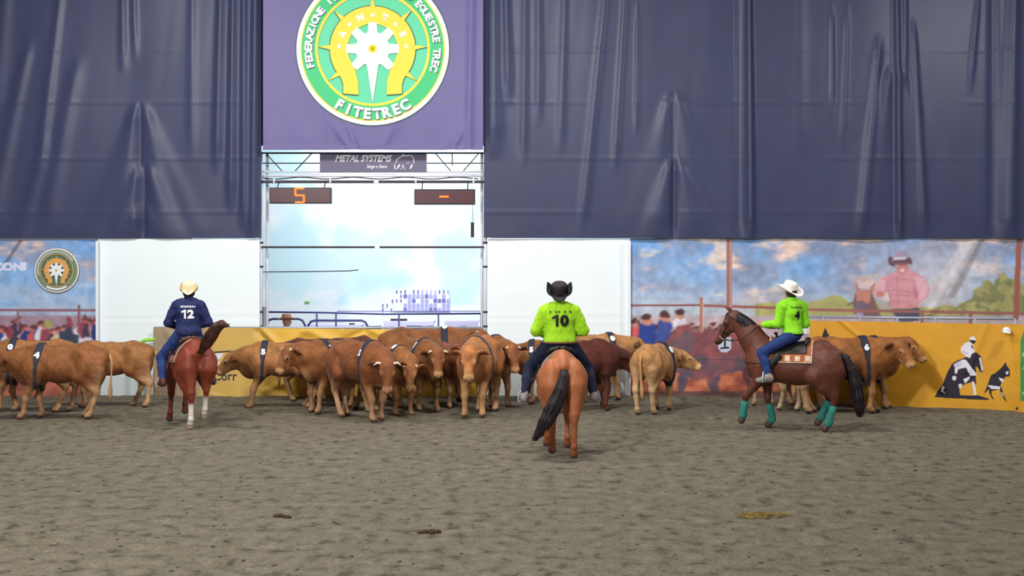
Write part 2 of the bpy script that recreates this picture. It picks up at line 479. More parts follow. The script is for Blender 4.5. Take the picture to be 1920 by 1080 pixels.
# ------------------------------------------------------------------ THE SETTING: arena floor
def floor_h(x, y):
    x = np.asarray(x, float); y = np.asarray(y, float)
    h = .022*(fbm(x, y*1.6, 1.1, 3, 3)-.5)+.028*(fbm(x, y*1.3, .26, 5, 2)-.5)
    r = fbm(x*.6+40, y*1.3+9, .34, 8, 3)
    h = h-.045*np.clip(r-.62, 0, 1)/.3
    h = h+.05*np.exp(-((y-27.0)/.45)**2)*(.6+.6*fbm(x, y*0, .8, 12, 2))*(x < 4.5)
    return h
def make_floor():
    ny = 620; nx = 560
    # rows closer together near the camera
    t = np.linspace(0, 1, ny); yy = 2.0+ (27.8-2.0)*(t**1.25)
    u = np.linspace(-1, 1, nx)
    Y = np.repeat(yy[None, :], nx, 0); X = u[:, None]*(3.5+Y*.43)
    Z = floor_h(X, Y)
    P = np.stack([X, Y, Z], -1).reshape(-1, 3)
    I, J = np.meshgrid(np.arange(nx-1), np.arange(ny-1), indexing='ij'); a = (I*ny+J).ravel()
    q = np.stack([a, a+ny, a+ny+1, a+1], 1)
    m = bpy.data.materials.new('arena_sand'); m.use_nodes = True; nt = m.node_tree; b = nt.nodes['Principled BSDF']
    b.inputs['Roughness'].default_value = .95; b.inputs['Specular IOR Level'].default_value = .15
    tc = nt.nodes.new('ShaderNodeTexCoord')
    def noise(sc_, det, st=(1, 1, 1)):
        mp = nt.nodes.new('ShaderNodeMapping'); mp.inputs['Scale'].default_value = st; nt.links.new(tc.outputs['Object'], mp.inputs[0])
        n = nt.nodes.new('ShaderNodeTexNoise'); n.inputs['Scale'].default_value = sc_; n.inputs['Detail'].default_value = det
        nt.links.new(mp.outputs[0], n.inputs['Vector']); return n.outputs['Fac']
    def ramp(src, stops):
        r = nt.nodes.new('ShaderNodeValToRGB'); nt.links.new(src, r.inputs[0])
        while len(r.color_ramp.elements) < len(stops): r.color_ramp.elements.new(.5)
        for e, (p, c) in zip(r.color_ramp.elements, stops): e.position = p; e.color = (*lin(c), 1)
        return r.outputs[0]
    c1 = ramp(noise(5.5, 6, (1, .75, 1)), [(.30, (80, 74, 61)), (.44, (112, 105, 90)), (.60, (122, 115, 100)), (.8, (136, 129, 113))])
    c2 = ramp(noise(28, 4), [(.25, (150, 150, 150)), (.6, (255, 255, 255))])
    mx = nt.nodes.new('ShaderNodeMix'); mx.data_type = 'RGBA'; mx.blend_type = 'MULTIPLY'; mx.inputs['Factor'].default_value = .55
    nt.links.new(c1, mx.inputs['A']); nt.links.new(c2, mx.inputs['B'])
    nt.links.new(mx.outputs['Result'], b.inputs['Base Color'])
    bp = nt.nodes.new('ShaderNodeBump'); bp.inputs['Strength'].default_value = .6; bp.inputs['Distance'].default_value = .025
    nt.links.new(noise(22, 6), bp.inputs['Height']); nt.links.new(bp.outputs[0], b.inputs['Normal'])
    o = link('floor', new_mesh('floor', P, q), m); tag(o, 'grey brown arena sand churned by hooves', None, None, 'structure')
    return o
make_floor()

# annex beyond the gateway, kickboards behind the banners, hall side
o = put('floor_annex', box((-2.6, 33.2, -.06), (16, 10.6, .1)), M['annex_floor']); tag(o, kind='structure')
S = Sheet(lambda s: (-9+13*s, 36.0), 0, 10.0, 90, 70, (240, 250, 255))
n_ = fbm(S.px, S.py, 60, 21, 4)
S.fill(np.clip((n_-.42)*6, 0, 1)*(S.py < 575), (205, 240, 250), .9)
S.fill((S.py > 470) & (S.py < 545) & (S.px < 690-(S.py-470)*.4), (212, 242, 252), .6)
o = S.build('wall_rear', M['annex']); tag(o, kind='structure')
o = put('wall_back', join(box((-11.0, 27.55, 1.68), (10.96, .08, 3.36)), box((7.3, 27.55, 1.68), (15.5, .08, 3.36)),
                         box((-11.6, 27.7, 6.8), (12.1, .08, 6.8)), box((7.3, 27.7, 6.8), (15.5, .08, 6.8)), box((-2.9, 27.7, 7.75), (5.3, .08, 4.7))), M['board']); tag(o, kind='structure')

# ------------------------------------------------------------------ dark tarpaulin curtains
curt_m = mat('slate_blue_tarpaulin', (60, 65, 95), rough=.42, spec=.30, noise=.05, nscale=2.0, bump=.10, bscale=25)
def curtain(name, px0, px1, d, label, folds, vs, seed, side_fold=None):
    x0, x1 = at(px0, d), at(px1, d); z0 = zat(446, d)
    nx = int((x1-x0)/.022); nz = 150
    S = Sheet(lambda s: (x0+(x1-x0)*s, d), z0, 10.2, nx, nz, (70, 74, 102))
    r = np.random.default_rng(seed); off = np.zeros(S.s.shape)
    off += .12*(fbm(S.px*1.0, S.py*.25, 150, seed, 2)-.5)+.016*(fbm(S.px+S.py*.10, S.py*.10, 34, seed+1, 2)-.5)*np.clip((480-S.py)/300, .2, 1)
    for (px, pytop, pybot, wd, amp, slant) in folds:
        c = px+(S.py-pytop)*slant
        fade = np.clip((S.py-pytop)/50, 0, 1)*np.clip((pybot-S.py)/60, 0, 1)
        g = (S.px-c)/(wd*(.6+.4*np.clip((S.py-pytop)/max(60, pybot-pytop), 0, 1)))
        off += .75*amp*fade*np.exp(-g*g)
    for (px, py, ln, amp) in vs:      # tent-shaped drapes that hang from a point
        for sgn in (-1, 1):
            for kf, wf in (((.13, .8), (.30, .35)) if sgn < 0 else ((.20, .6), (.42, .3))):
                c = px+sgn*(S.py-py)*kf+sgn*6
                fade = np.clip((S.py-py)/30, 0, 1)*np.clip((py+ln-S.py)/60, 0, 1)
                off += amp*wf*fade*np.exp(-((S.px-c)/(8+.07*np.clip(S.py-py, 0, 400)))**2)
        off -= amp*.5*np.exp(-((S.px-px)/5)**2)*np.clip((S.py-py)/20, 0, 1)*np.clip((py+ln-S.py)/40, 0, 1)
    for k, py in enumerate((95, 192, 297, 398)):   # horizontal welds
        m_ = np.clip(fbm(S.px, S.py*0, 150, seed+k, 2)*3-.7, 0, 1)
        off += .010*m_*np.exp(-((S.py-py)/2.2)**2)
    off += .010*np.sin(S.px*.045+seed)*np.exp(-((S.py-446)/18)**2)
    S.off = off
    o = S.build(name, curt_m); tag(o, label, 'curtain')
    return o
fl = [(120, -60, 330, 12, .05, -.12), (60, 60, 460, 18, .06, -.22), (150, 100, 450, 20, .05, -.2), (230, -60, 140, 8, .05, 0), (250, -50, 120, 7, .04, .02),
      (415, -60, 330, 9, .09, -.02), (438, -60, 400, 9, .11, -.01), (458, -60, 440, 8, .09, .0), (480, -60, 470, 10, .12, -.01),
      (360, -50, 300, 10, .03, 0), (90, 250, 460, 18, .05, -.25), (15, -60, 250, 20, .05, -.1)]
curtain('tarpaulin_curtain', -420, 490, 27.2, 'dark slate blue tarpaulin curtain hanging left of the gateway', fl,
        [(262, 190, 300, .07), (270, 300, 170, .07), (268, 380, 90, .05)], 31)
fr = [(925, -60, 300, 16, .12, .005), (948, -60, 200, 9, .10, .02), (985, -60, 320, 8, .05, -.01), (1010, -60, 240, 8, .05, 0), (1060, -50, 300, 9, .04, -.03), (1140, -60, 440, 10, .05, -.10),
      (1175, -60, 330, 8, .05, -.06), (1195, 0, 260, 5, .04, -.01), (1385, -60, 470, 9, -.05, .0), (1403, -60, 470, 9, .16, .006), (1500, -60, 300, 16, .03, 0),
      (1560, 0, 230, 6, .05, 0), (1590, 0, 300, 8, .04, -.04), (1650, 60, 460, 12, .09, -.10), (1680, -60, 470, 8, .15, .01), (1712, 30, 460, 8, .08, .05), (1697, -60, 160, 6, .09, .0),
      (1835, -20, 180, 6, .06, -.09), (1862, -60, 470, 12, -.08, 0), (1900, -60, 470, 16, .16, -.02), (1950, -60, 470, 16, -.1, 0)]
curtain('tarpaulin_curtain', 907, 2250, 27.2, 'dark slate blue tarpaulin curtain hanging right of the gateway', fr,
        [(1262, 170, 290, .05), (1264, 290, 180, .08), (1676, 120, 340, .07)], 47)

# ------------------------------------------------------------------ emblem banner over the gateway
BD = 26.95
bx0, bx1 = at(493, BD), at(906, BD)
def banner_off(px, py):
    px = np.asarray(px, float); py = np.asarray(py, float)
    o = .035*(fbm(px, py*.5, 110, 77, 2)-.5)
    o = o*(1-.8*np.clip((175-np.hypot(px-699, py-92))/30, 0, 1))
    edge = np.clip((px-850)/30, 0, 1)
    o = o+.05*edge*np.exp(-((px-880+(py-200)*.02)/8)**2)+.010*np.exp(-((px-606-(py-100)*.06)/9)**2)*np.clip((py-60)/60, 0, 1)
    low = np.clip((py-215)/50, 0, 1)
    o = o+low*(.05*np.exp(-((px-655-(py-240)*.35)/7)**2)+.03*np.exp(-((px-735-(py-240)*-.5)/9)**2)+.04*np.exp(-((px-868-(py-240)*-.5)/8)**2)
               + .03*np.exp(-((px-630-(py-240)*.7)/8)**2)+.012*np.sin(px*.09))
    return o
S = Sheet(lambda s: (bx0+(bx1-bx0)*s, BD), zat(281, BD), 9.6, 260, 200, (118, 108, 170))
S.off = banner_off(S.px, S.py); S.off += .02*np.exp(-((S.py-279)/3)**2)
flag_m = mat('violet_banner_cloth', (104, 96, 148), rough=.5, spec=.35, noise=.04, nscale=2)
ban = S.build('emblem_banner', flag_m); tag(ban, 'violet hanging banner with round green and yellow riding emblem', 'banner')
EX, EY = 699.0, 92.0
def flat(name, verts, faces, m, parent, lay, d=BD, off=banner_off, sub=14, o2=None):
    v, f = split_long(verts, faces, sub)
    px, py = v[:, 0], v[:, 1]
    X = (px-960)*d/F; Z = CH-(py-HY)*d/F; Y = d-off(px, py)-.012-.005*lay
    return link(name, new_mesh(name, np.stack([X, Y, Z], 1), f, True), m, parent)
def ring(cx, cy, r0, r1, a0=0, a1=360, n=96):
    vs = []; fs = []
    for i in range(n+1):
        a = math.radians(a0+(a1-a0)*i/n)
        vs += [(cx+r0*math.cos(a), cy-r0*math.sin(a)), (cx+r1*math.cos(a), cy-r1*math.sin(a))]
    for i in range(n):
        a = 2*i; fs += [(a, a+1, a+3), (a, a+3, a+2)]
    return vs, fs
def fan(pts, c):
    vs = list(pts)+[c]; n = len(pts); return vs, [(i, (i+1) % n, n) for i in range(n)]
def place2(v, cx, cy, rot, k=1.0):
    ca, sa = math.cos(rot), math.sin(rot)
    return [(cx+(x*ca-y*sa)*k, cy-(x*sa+y*ca)*k) for x, y in v]
def join2(parts):
    vs = []; fs = []
    for v, f in parts:
        o = len(vs); vs += [tuple(q) for q in v]; fs += [tuple(i+o for i in t) for t in f]
    return vs, fs
def emblem(parent, cx, cy, R, d, off, mats, letters=True):
    k = R/143.0; L = lambda a: [(cx+x*k, cy+y*k) for x, y in a]
    sub = 16*k if k > .6 else 8
    def A(nm, vf, m, lay): return flat(nm, vf[0], vf[1], m, parent, lay, d, off, sub)
    A('emblem_outline', ring(cx, cy, 140*k, 145*k), mats['outline'], 0)
    A('emblem_disc', join2([ring(cx, cy, a_*k, (a_+10.7)*k, n=48) for a_ in (0, 10.7, 21.4, 32.1, 42.8, 53.5, 64.2, 74.9, 85.6, 96.3)]), mats['in'], 0)
    A('emblem_border', ring(cx, cy, 105*k, 143*k), mats['white'], 1)
    A('emblem_ring', ring(cx, cy, 106*k, 135.5*k), mats['yellow'], 2)
    A('emblem_band', ring(cx, cy, 107*k, 133*k), mats['green'], 3)
    A('emblem_ring', ring(cx, cy, 102.5*k, 107.5*k), mats['yellow'], 4)
    # horseshoe
    vs = []; fs = []; prof = []
    for i in range(41):
        a = math.radians(222-i*(264/40)); prof.append(((math.cos(a)*80, -math.sin(a)*80), (math.cos(a)*47, -math.sin(a)*47)))
    prof = [((-55, 84), (-26, 86)), ((-55, 66), (-27, 62))]+prof+[((55, 66), (27, 62)), ((55, 84), (26, 86))]
    for (a, b) in prof: vs += [(cx+a[0]*k, cy+a[1]*k), (cx+b[0]*k, cy+b[1]*k)]
    for i in range(len(prof)-1): q = 2*i; fs += [(q, q+1, q+3), (q, q+3, q+2)]
    # ticks
    tk = []
    for a in (90, 45, 135, 2, 178, -36, 216):
        r = math.radians(a); c, s = math.cos(r), math.sin(r)
        tk.append(([(cx+(c*76-s*5)*k, cy-(s*76+c*5)*k), (cx+(c*76+s*5)*k, cy-(s*76-c*5)*k), (cx+c*102*k, cy-s*102*k)], [(0, 1, 2)]))
    A('emblem_outline', join2([([(cx+(x-cx)*1.02, cy+(y-cy)*1.02) for x, y in vs], fs)]+[([(cx+(x-cx)*1.02, cy+(y-cy)*1.0+k) for x, y in t[0]], t[1]) for t in tk]), mats['outline'], 4)
    A('emblem_horseshoe', join2([(vs, fs)]+tk), mats['yellow'], 5)
    # star
    pts = []
    for i in range(16):
        a = math.radians(90+i*22.5)
        r = (100 if i == 8 else 52) if i % 2 == 0 else 27
        if i in (7, 9): r = 24
        pts.append((cx+math.cos(a)*r*k, cy-math.sin(a)*r*k))
    # blunt broad rays except the long needle
    P2 = []
    for i in range(0, 16, 2):
        a = 90+i*22.5
        if i == 8:
            P2 += [(cx-11*k, cy+30*k), (cx, cy+102*k), (cx+11*k, cy+30*k)]
        else:
            for da, r in ((-17, 32), (-9, 50), (9, 50), (17, 32)):
                t_ = math.radians(a-da*-1); P2.append((cx+math.cos(t_)*r*k, cy-math.sin(t_)*r*k))
    A('emblem_star', fan(P2, (cx, cy)), mats['white'], 6)
    A('emblem_centre', ring(cx, cy, 0, 8*k, n=20), mats['yellow'], 7)
    if not letters: 
        A('emblem_lower_scroll', ring(cx, cy, 115*k, 127*k, 238, 302, 20), mats['white'], 5); A('emblem_upper_scroll', ring(cx, cy, 114*k, 126*k, 30, 196, 50), mats['pale'], 5); return
    def arc(s, r, a0, a1, h, out, bold, nm, m, m2):
        parts = []; n = len(s)
        for i, ch in enumerate(s):
            if ch == ' ': continue
            a = math.radians(a0+(a1-a0)*(i/(n-1) if n > 1 else .5))
            v, f = text(ch, h if ch not in '-' else 3.5, bold); 
            if ch == '-': v = v*np.array([1.2, 1.5])
            rot = a-math.pi/2 if out else a+math.pi/2
            parts.append((place2(v, cx+math.cos(a)*r, cy-math.sin(a)*r, rot), f))
        for j in parts:
            if m2: A('letter_shadow', ([(x+1.3, y+1.7) for x, y in j[0]], j[1]), m2, 4.6)
            A('letter', j, m, 5.4)
    arc('FEDERAZIONE ITALIANA TURISMO EQUESTRE TREC', 120.5, 195, -18, 14.5, True, .045, 'emblem_lettering', mats['white'], mats['outline'])
    arc('FITETREC', 121.5, 239.5, 300, 21, False, .05, 'emblem_lettering', mats['white'], mats['outline'])
    arc('-A-N-T-E-', 63, 176, 4, 13, True, .06, 'emblem_lettering', mats['white'], None)
emblem(ban, EX, EY, 143, BD, banner_off, dict(outline=M['outline'], white=M['white'], yellow=M['yellow'], green=M['green'], **{'in': M['green_lt']}))

# ------------------------------------------------------------------ white sheets beside the gateway
def white_panel(px0, px1, label, seed):
    d = 27.25
    S = Sheet(lambda s: (at(px0, d)+(at(px1, d)-at(px0, d))*s, d), 0.0, zat(448, d), 110, 90, (241, 247, 252))
    S.off = .012*(fbm(S.px, S.py, 90, seed, 3)-.5)+.006*np.exp(-((S.py-592-(S.px-px0)*-.02)/2)**2)+.005*np.exp(-((S.py-604)/2)**2)
    o = S.build('white_sheet', M['whitetarp']); tag(o, label, 'tarpaulin'); return o
white_panel(183, 487, 'white plastic wall sheet behind the navy rider, left of the gateway', 3)
white_panel(915, 1181, 'white plastic wall sheet right of the gateway, behind the black-hatted rider', 9)
o = put('edge_post', box((at(1180, 27.15), 27.13, 1.66), (.05, .06, 3.32)), M['whitepaint']); tag(o, 'slim white post where white sheet meets the cowboy mural', 'post')
o = put('edge_post', box((at(183, 27.15), 27.13, 1.66), (.05, .06, 3.32)), M['whitepaint']); tag(o, 'slim white post where white sheet meets the left mural', 'post')

# ------------------------------------------------------------------ printed murals
def sky(S, seed, warm=1.0):
    t = np.clip((S.py-448)/150, 0, 1)[..., None]
    S.col = np.array([118, 166, 226])*(1-t)+np.array([190, 204, 224])*t
    n = fbm(S.px*.75, S.py*1.6, 78, seed, 5); n2 = fbm(S.px*.6+90, S.py*1.5, 40, seed+3, 5)
    S.fill(np.clip((n-.44)*6, 0, 1), (146, 158, 190), .85)
    S.fill(np.clip((n-.50)*8, 0, 1)*np.clip((n2-.45)*6, 0, 1), (238, 202, 188), .95)
    S.fill(np.clip((n-.38)*9, 0, 1)*np.clip((n2-.58)*8, 0, 1), (244, 222, 208), .8)
    S.fill(np.clip((.40-n)*6, 0, 1), (106, 168, 234), .5)
d = 27.28
XR0, XR1 = at(1182, d), at(2250, d)
S = Sheet(lambda s: (XR0+(XR1-XR0)*s, d), 0.0, zat(447, d), 620, 240, (120, 150, 200))
sky(S, 211)
# glow at the cowboy and sun ray
S.ell(1760, 530, 190, 110, (240, 226, 228), .7, 1.0)
S.poly([(1806, 448), (1838, 448), (1762, 585), (1715, 585)], (226, 214, 214), .55)
S.poly([(1838, 448), (1848, 448), (1790, 560), (1775, 560)], (140, 130, 130), .55)
# haze near the horizon, trees
S.fill(np.clip((S.py-545)/30, 0, 1)*(S.py < 600), (200, 206, 216), .6)
nn = fbm(S.px, S.py, 22, 5, 3)
S.fill((S.py > 584-24*nn-12*np.exp(-((S.px-1560)/50)**2)) & (S.py < 592) & (S.px > 1415) & (S.px < 1790), (178, 172, 96), .85)
nt_ = fbm(S.px, S.py, 14, 77, 4)
S.fill((S.py > 604-68*np.exp(-((S.px-1880)/70)**2)-34*nt_) & (S.py < 596) & (S.px > 1780), (176, 166, 96), .85)
S.fill((S.py > 604-68*np.exp(-((S.px-1880)/70)**2)-34*nt_) & (S.py < 596) & (S.px > 1780) & (nt_ < .5), (128, 132, 92), .75)
# ground
S.fill(S.py > 592, (196, 178, 186), 1)
n3 = fbm(S.px, S.py*2, 34, 66, 4)
S.fill(S.py > 668, (204, 118, 88), 1); S.fill((S.py > 668)*np.clip((n3-.5)*6, 0, 1), (150, 78, 66), .8); S.fill((S.py > 668)*np.clip((.42-n3)*6, 0, 1), (232, 158, 118), .8)
S.warp(4.0, 9)
# crowd behind the rail
r_ = np.random.default_rng(4)
S.fill((S.py > 618) & (S.py < 655) & (S.px < 1420), (150, 110, 130), .9)
cl = [(44, 62, 128), (206, 92, 96), (60, 74, 150), (232, 222, 232), (150, 70, 90), (70, 62, 84), (214, 150, 150)]
for i in range(30):
    x = 1186+i*8+r_.uniform(-3, 3); y = 612+r_.uniform(-6, 12); c = cl[i % 7]
    S.ell(x, y+20, 8, 17, c); S.ell(x, y, 4.2, 5.5, (196, 140, 126)); S.ell(x, y-3, 4.4, 3.2, (92, 58, 58))
for (x, y, s, c) in [(1190, 606, 1.15, (214, 96, 98)), (1214, 598, 1.6, (46, 70, 150)), (1247, 594, 1.5, (70, 84, 156)), (1276, 590, 1.45, (236, 230, 240))]:
    S.ell(x, y+22*s, 11*s, 20*s, c); S.ell(x, y, 5.5*s, 7*s, (206, 142, 126)); S.ell(x-1, y-3*s, 5.6*s, 4.6*s, (84, 56, 58))
S.fill((S.py > 646) & (S.py < 668) & (S.px < 1240), (96, 66, 82), .9)
# steer of the picture
st = [(1245, 660), (1252, 632), (1268, 612), (1290, 606), (1302, 620), (1330, 616), (1360, 620), (1420, 632), (1480, 640), (1500, 660), (1500, 700), (1470, 712), (1400, 694), (1372, 700), (1352, 700), (1345, 738), (1332, 738), (1326, 706), (1306, 714), (1290, 706), (1282, 738), (1270, 736), (1272, 700), (1256, 690)]
S.poly(st, (136, 84, 92)); 
S.fill(poly_mask(S.px, S.py, st) & (S.py > 668), (92, 84, 102), .8)
S.fill(poly_mask(S.px, S.py, st)*np.clip((fbm(S.px, S.py, 26, 9, 3)-.5)*6, 0, 1), (176, 92, 88), .5)
S.poly([(1262, 640), (1290, 616), (1306, 640), (1290, 668), (1268, 672)], (112, 96, 108), .8)
pass
S.poly([(1390, 690), (1402, 730), (1412, 730), (1410, 690)], (96, 60, 66))
# cowboy and horse of the picture
def mv(pts): return [(1590+u/7.2, 460+v/7.2) for u, v in pts]
def me_(u, v, ru, rv, c, a=1.0, soft=.3): S.ell(1590+u/7.2, 460+v/7.2, ru/7.2, rv/7.2, c, a, soft)
S.unwarp(1, .08); S.warp(1.2, 10, 90)
shirt = (224, 160, 172); shd = (196, 124, 138); shl = (240, 196, 210); sk = (206, 136, 134)
S.poly(mv([(600, 370), (520, 400), (430, 460), (390, 560), (355, 640), (390, 705), (450, 700), (520, 620), (545, 640), (560, 830), (600, 850), (960, 850), (950, 800), (1060, 710), (1110, 600), (1080, 500), (1020, 420), (900, 370), (830, 320), (660, 340)]), shirt)
S.poly(mv([(430, 470), (500, 470), (500, 600), (440, 680), (370, 650)]), shl, .6); S.poly(mv([(900, 420), (1020, 440), (1090, 560), (1050, 690), (960, 760), (960, 640), (930, 520)]), shl, .7)
S.poly(mv([(870, 500), (940, 640), (950, 720), (900, 720), (880, 600)]), shd, .7); S.poly(mv([(520, 480), (545, 640), (560, 800), (590, 800), (560, 600)]), shd, .6)
for (u0, v0, u1, v1) in ((560, 665, 940, 680), (600, 600, 860, 640), (600, 750, 850, 770), (640, 440, 900, 480), (660, 420, 680, 800)): S.line(1590+u0/7.2, 460+v0/7.2, 1590+u1/7.2, 460+v1/7.2, 1.3, shd, .7)
me_(440, 655, 60, 50, (214, 140, 134)); me_(860, 830, 90, 45, (222, 150, 150))
S.poly(mv([(600, 860), (960, 850), (970, 900), (960, 1020), (700, 1030), (620, 930)]), (92, 92, 116))
me_(735, 300, 95, 115, sk); me_(735, 345, 70, 60, (214, 150, 150)); me_(735, 340, 30, 22, (244, 226, 232)); me_(735, 240, 95, 34, (150, 96, 104))
S.poly(mv([(535, 210), (560, 150), (620, 160), (660, 205), (780, 190), (810, 150), (860, 180), (875, 225), (850, 270), (830, 250), (780, 225), (680, 240), (640, 260), (630, 300), (560, 270)]), (116, 88, 100))
S.poly(mv([(600, 200), (620, 110), (680, 70), (740, 80), (800, 90), (825, 150), (780, 180), (700, 205)]), (176, 158, 184)); S.poly(mv([(610, 200), (625, 165), (790, 150), (790, 178), (700, 205)]), (222, 208, 232))
S.poly(mv([(90, 660), (130, 610), (310, 600), (350, 700), (380, 800), (450, 960), (120, 980), (60, 880)]), (136, 104, 108)); S.poly(mv([(80, 500), (100, 500), (160, 560), (170, 620), (120, 630)]), (196, 138, 136)); S.poly(mv([(370, 500), (350, 620), (300, 620), (290, 570), (340, 520)]), (196, 138, 136))
S.poly(mv([(110, 640), (160, 600), (290, 610), (315, 660), (290, 790), (230, 770), (180, 740), (110, 760)]), (208, 142, 126)); me_(170, 850, 100, 105, (126, 112, 132)); me_(150, 940, 70, 40, (184, 170, 190)); me_(200, 560, 80, 22, (226, 206, 214))
S.poly(mv([(400, 720), (520, 760), (560, 850), (460, 860), (420, 820)]), (190, 178, 184)); S.line(1590, 572, 1600, 567, 1.6, (90, 80, 90))
S.unwarp(1, .06)
S.poly([(1347, 634), (1371, 632), (1370, 655), (1362, 661), (1352, 660), (1346, 652)], (206, 208, 228)); S.line(1359, 640, 1359, 652, 4, (36, 38, 50)); S.line(1352, 653, 1366, 652, 3, (36, 38, 50))
# rails and posts of the picture
S.line(1182, 573, 1320, 572, 3.5, (150, 98, 98)); S.line(1320, 573, 1480, 578, 4.5, (160, 100, 94)); S.line(1480, 580, 1930, 588, 5, (166, 112, 108))
S.line(1930, 588, 2250, 592, 5, (166, 112, 108))
S.line(1367, 440, 1367, 576, 10, (166, 116, 110)); S.line(1370, 440, 1370, 576, 3, (206, 156, 144))
S.line(1315, 560, 1315, 622, 6, (176, 120, 104)); S.line(1318, 562, 1318, 620, 2, (226, 186, 160))
S.line(1911, 440, 1905, 596, 10, (172, 104, 92)); S.line(1820, 586, 1820, 606, 6, (166, 104, 96)); S.line(1729, 586, 1729, 606, 6, (166, 104, 96))
S.line(1182, 645, 1250, 646, 3, (140, 106, 116))
S.fill(S.py > 733, (92, 70, 74), .8)
S.off = .02*(fbm(S.px, S.py, 120, 44, 3)-.5)+.03*np.exp(-((S.px-1830+(S.py-448)*.62)/10)**2)*(S.py < 590)+.006*np.exp(-((S.py-672)/1.5)**2)
S.off += .02*np.clip((470-S.py)/20, 0, 1)*np.sin(S.px*.03)
mr = S.build('printed_mural', M['print']); tag(mr, 'large printed mural of a pink-shirted cowboy, sky and rodeo crowd', 'mural')
# left mural
XL0, XL1 = at(-420, d), at(181, d)
S = Sheet(lambda s: (XL0+(XL1-XL0)*s, d), 0.0, zat(449, d), 400, 240, (120, 150, 200))
sky(S, 333)
S.line(38, 452, 12, 492, 6, (84, 84, 96), .6)
S.fill(S.py > 592, (170, 140, 160), 1)
S.warp(5.0, 9)
for i in range(64):
    x = -410+i*9.4+r_.uniform(-4, 4); y = 610+r_.uniform(-12, 14); c = cl[i % 7]
    S.ell(x, y+22, 11, 20, c); S.ell(x, y, 5.5, 6.5, (206, 120, 112)); S.ell(x, y-3, 5.6, 4, (112, 62, 66))
S.ell(92, 606, 8, 7, (170, 170, 110)); S.ell(103, 634, 8, 7, (214, 190, 150)); S.poly([(108, 655), (112, 622), (130, 614), (146, 628), (148, 655)], (60, 72, 96)); S.ell(130, 604, 7, 9, (150, 74, 80))
S.poly([(150, 655), (152, 632), (172, 630), (176, 655)], (226, 210, 232))
S.fill(S.py > 654, (120, 78, 86), 1)
S.fill(S.py > 690, (190, 110, 92), 1); n3 = fbm(S.px, S.py*2, 34, 67, 4)
S.fill((S.py > 690)*np.clip((n3-.5)*6, 0, 1), (140, 78, 74), .8); S.fill((S.py > 690)*np.clip((.42-n3)*6, 0, 1), (226, 150, 116), .8)
S.unwarp(2, .12)
S.line(-420, 580, 180, 582, 4, (146, 102, 112)); S.line(148, 574, 148, 622, 5, (146, 96, 100)); S.line(34, 582, 34, 618, 4, (150, 110, 120))
S.text('CONI', 18, 500, 16, (226, 226, 250), 1.25, .06)
S.off = .02*(fbm(S.px, S.py, 120, 45, 3)-.5)
ml = S.build('printed_mural', M['print']); tag(ml, 'printed sky mural with small round emblem at left edge', 'mural')
e_m = dict(outline=M['outline'], white=M['white'], yellow=mat('faded_emblem_orange', (222, 164, 92), rough=.5), green=mat('faded_emblem_grey_green', (112, 140, 118), rough=.5), pale=mat('faded_emblem_pale', (176, 190, 186), rough=.5))
e_m['in'] = mat('faded_emblem_green', (88, 118, 92), rough=.5)
emblem(ml, 107, 507, 41.5, 27.26, lambda a, b: .02*(fbm(a, b, 120, 45, 3)-.5), e_m, False)

# ------------------------------------------------------------------ gateway frame, truss, displays
GD = 27.35
g = empty('gateway_frame', (at(700, GD), GD, 0)); tag(g, 'white steel gateway frame with truss and dark cross beams', 'gateway')
def gp(name, vf, m, parent=g, smooth=True):
    v = [tuple(np.array(q)-np.array([at(700, GD), GD, 0])) for q in vf[0]]
    return put(name, (v, vf[1]), m, parent, smooth)
G = lambda px, py, dy=0.0: (at(px, GD), GD+dy, zat(py, GD))
for px in (489, 910):
    gp('post', tube([(at(px, GD), GD, 0), G(px, 285)], .035), M['whitepaint'])
    gp('post', tube([(at(px+(8 if px < 700 else -7), GD), GD+.25, 0), G(px+(8 if px < 700 else -7), 285, .25)], .03), M['whitepaint'])
    for py in (455, 500, 585, 612): gp('bracket', box(G(px, py), (.10, .08, .04)), M['darkbeam'], smooth=False)
for py, r in ((287, .018), (306, .012), (322, .02), (330, .022)):
    gp('truss_chord', tube([G(491, py), G(908, py)], r), M['whitepaint' if py > 310 else 'darkbeam'])
for x0, y0, x1, y1 in ((498, 287, 530, 322), (585, 287, 552, 322), (816, 287, 848, 324), (898, 287, 866, 324), (848, 287, 848, 310)):
    gp('truss_brace', tube([G(x0, y0), G(x1, y1)], .012, 6), M['darkbeam'])
gp('cross_beam', box(G(699, 341), ((908-491)*GD/F, .1, .055)), M['darkbeam'], smooth=False)
gp('cable_bundle', tube([G(491+i*14, 334+1.8*math.sin(i*.9)) for i in range(30)], .014, 6), M['darkbeam'])
gp('cable_bundle', tube([G(491+i*14, 329+2.2*math.sin(i*.6+1)) for i in range(30)], .010, 6), M['cloth_lilac'])
gp('cross_beam', box(G(699, 463.5), ((908-491)*GD/F, .1, .04)), M['darkbeam'], smooth=False)
for x, y in ((706, 341), (708, 463)): gp('coupler', box((G(x, y)[0], GD-.06, G(x, y)[2]), (.10, .05, .06)), M['whitepaint'], smooth=False)
for x in (515, 620, 780, 888): gp('clamp', box((G(x, 341)[0], GD-.055, G(x, 339)[2]), (.03, .05, .1)), M['whitepaint'], smooth=False)
# lower tarpaulin line on the left half
gp('tension_cable', tube([G(493, 510), G(600, 509), G(655, 508), G(672, 506)], .012, 6), M['darkbeam'])
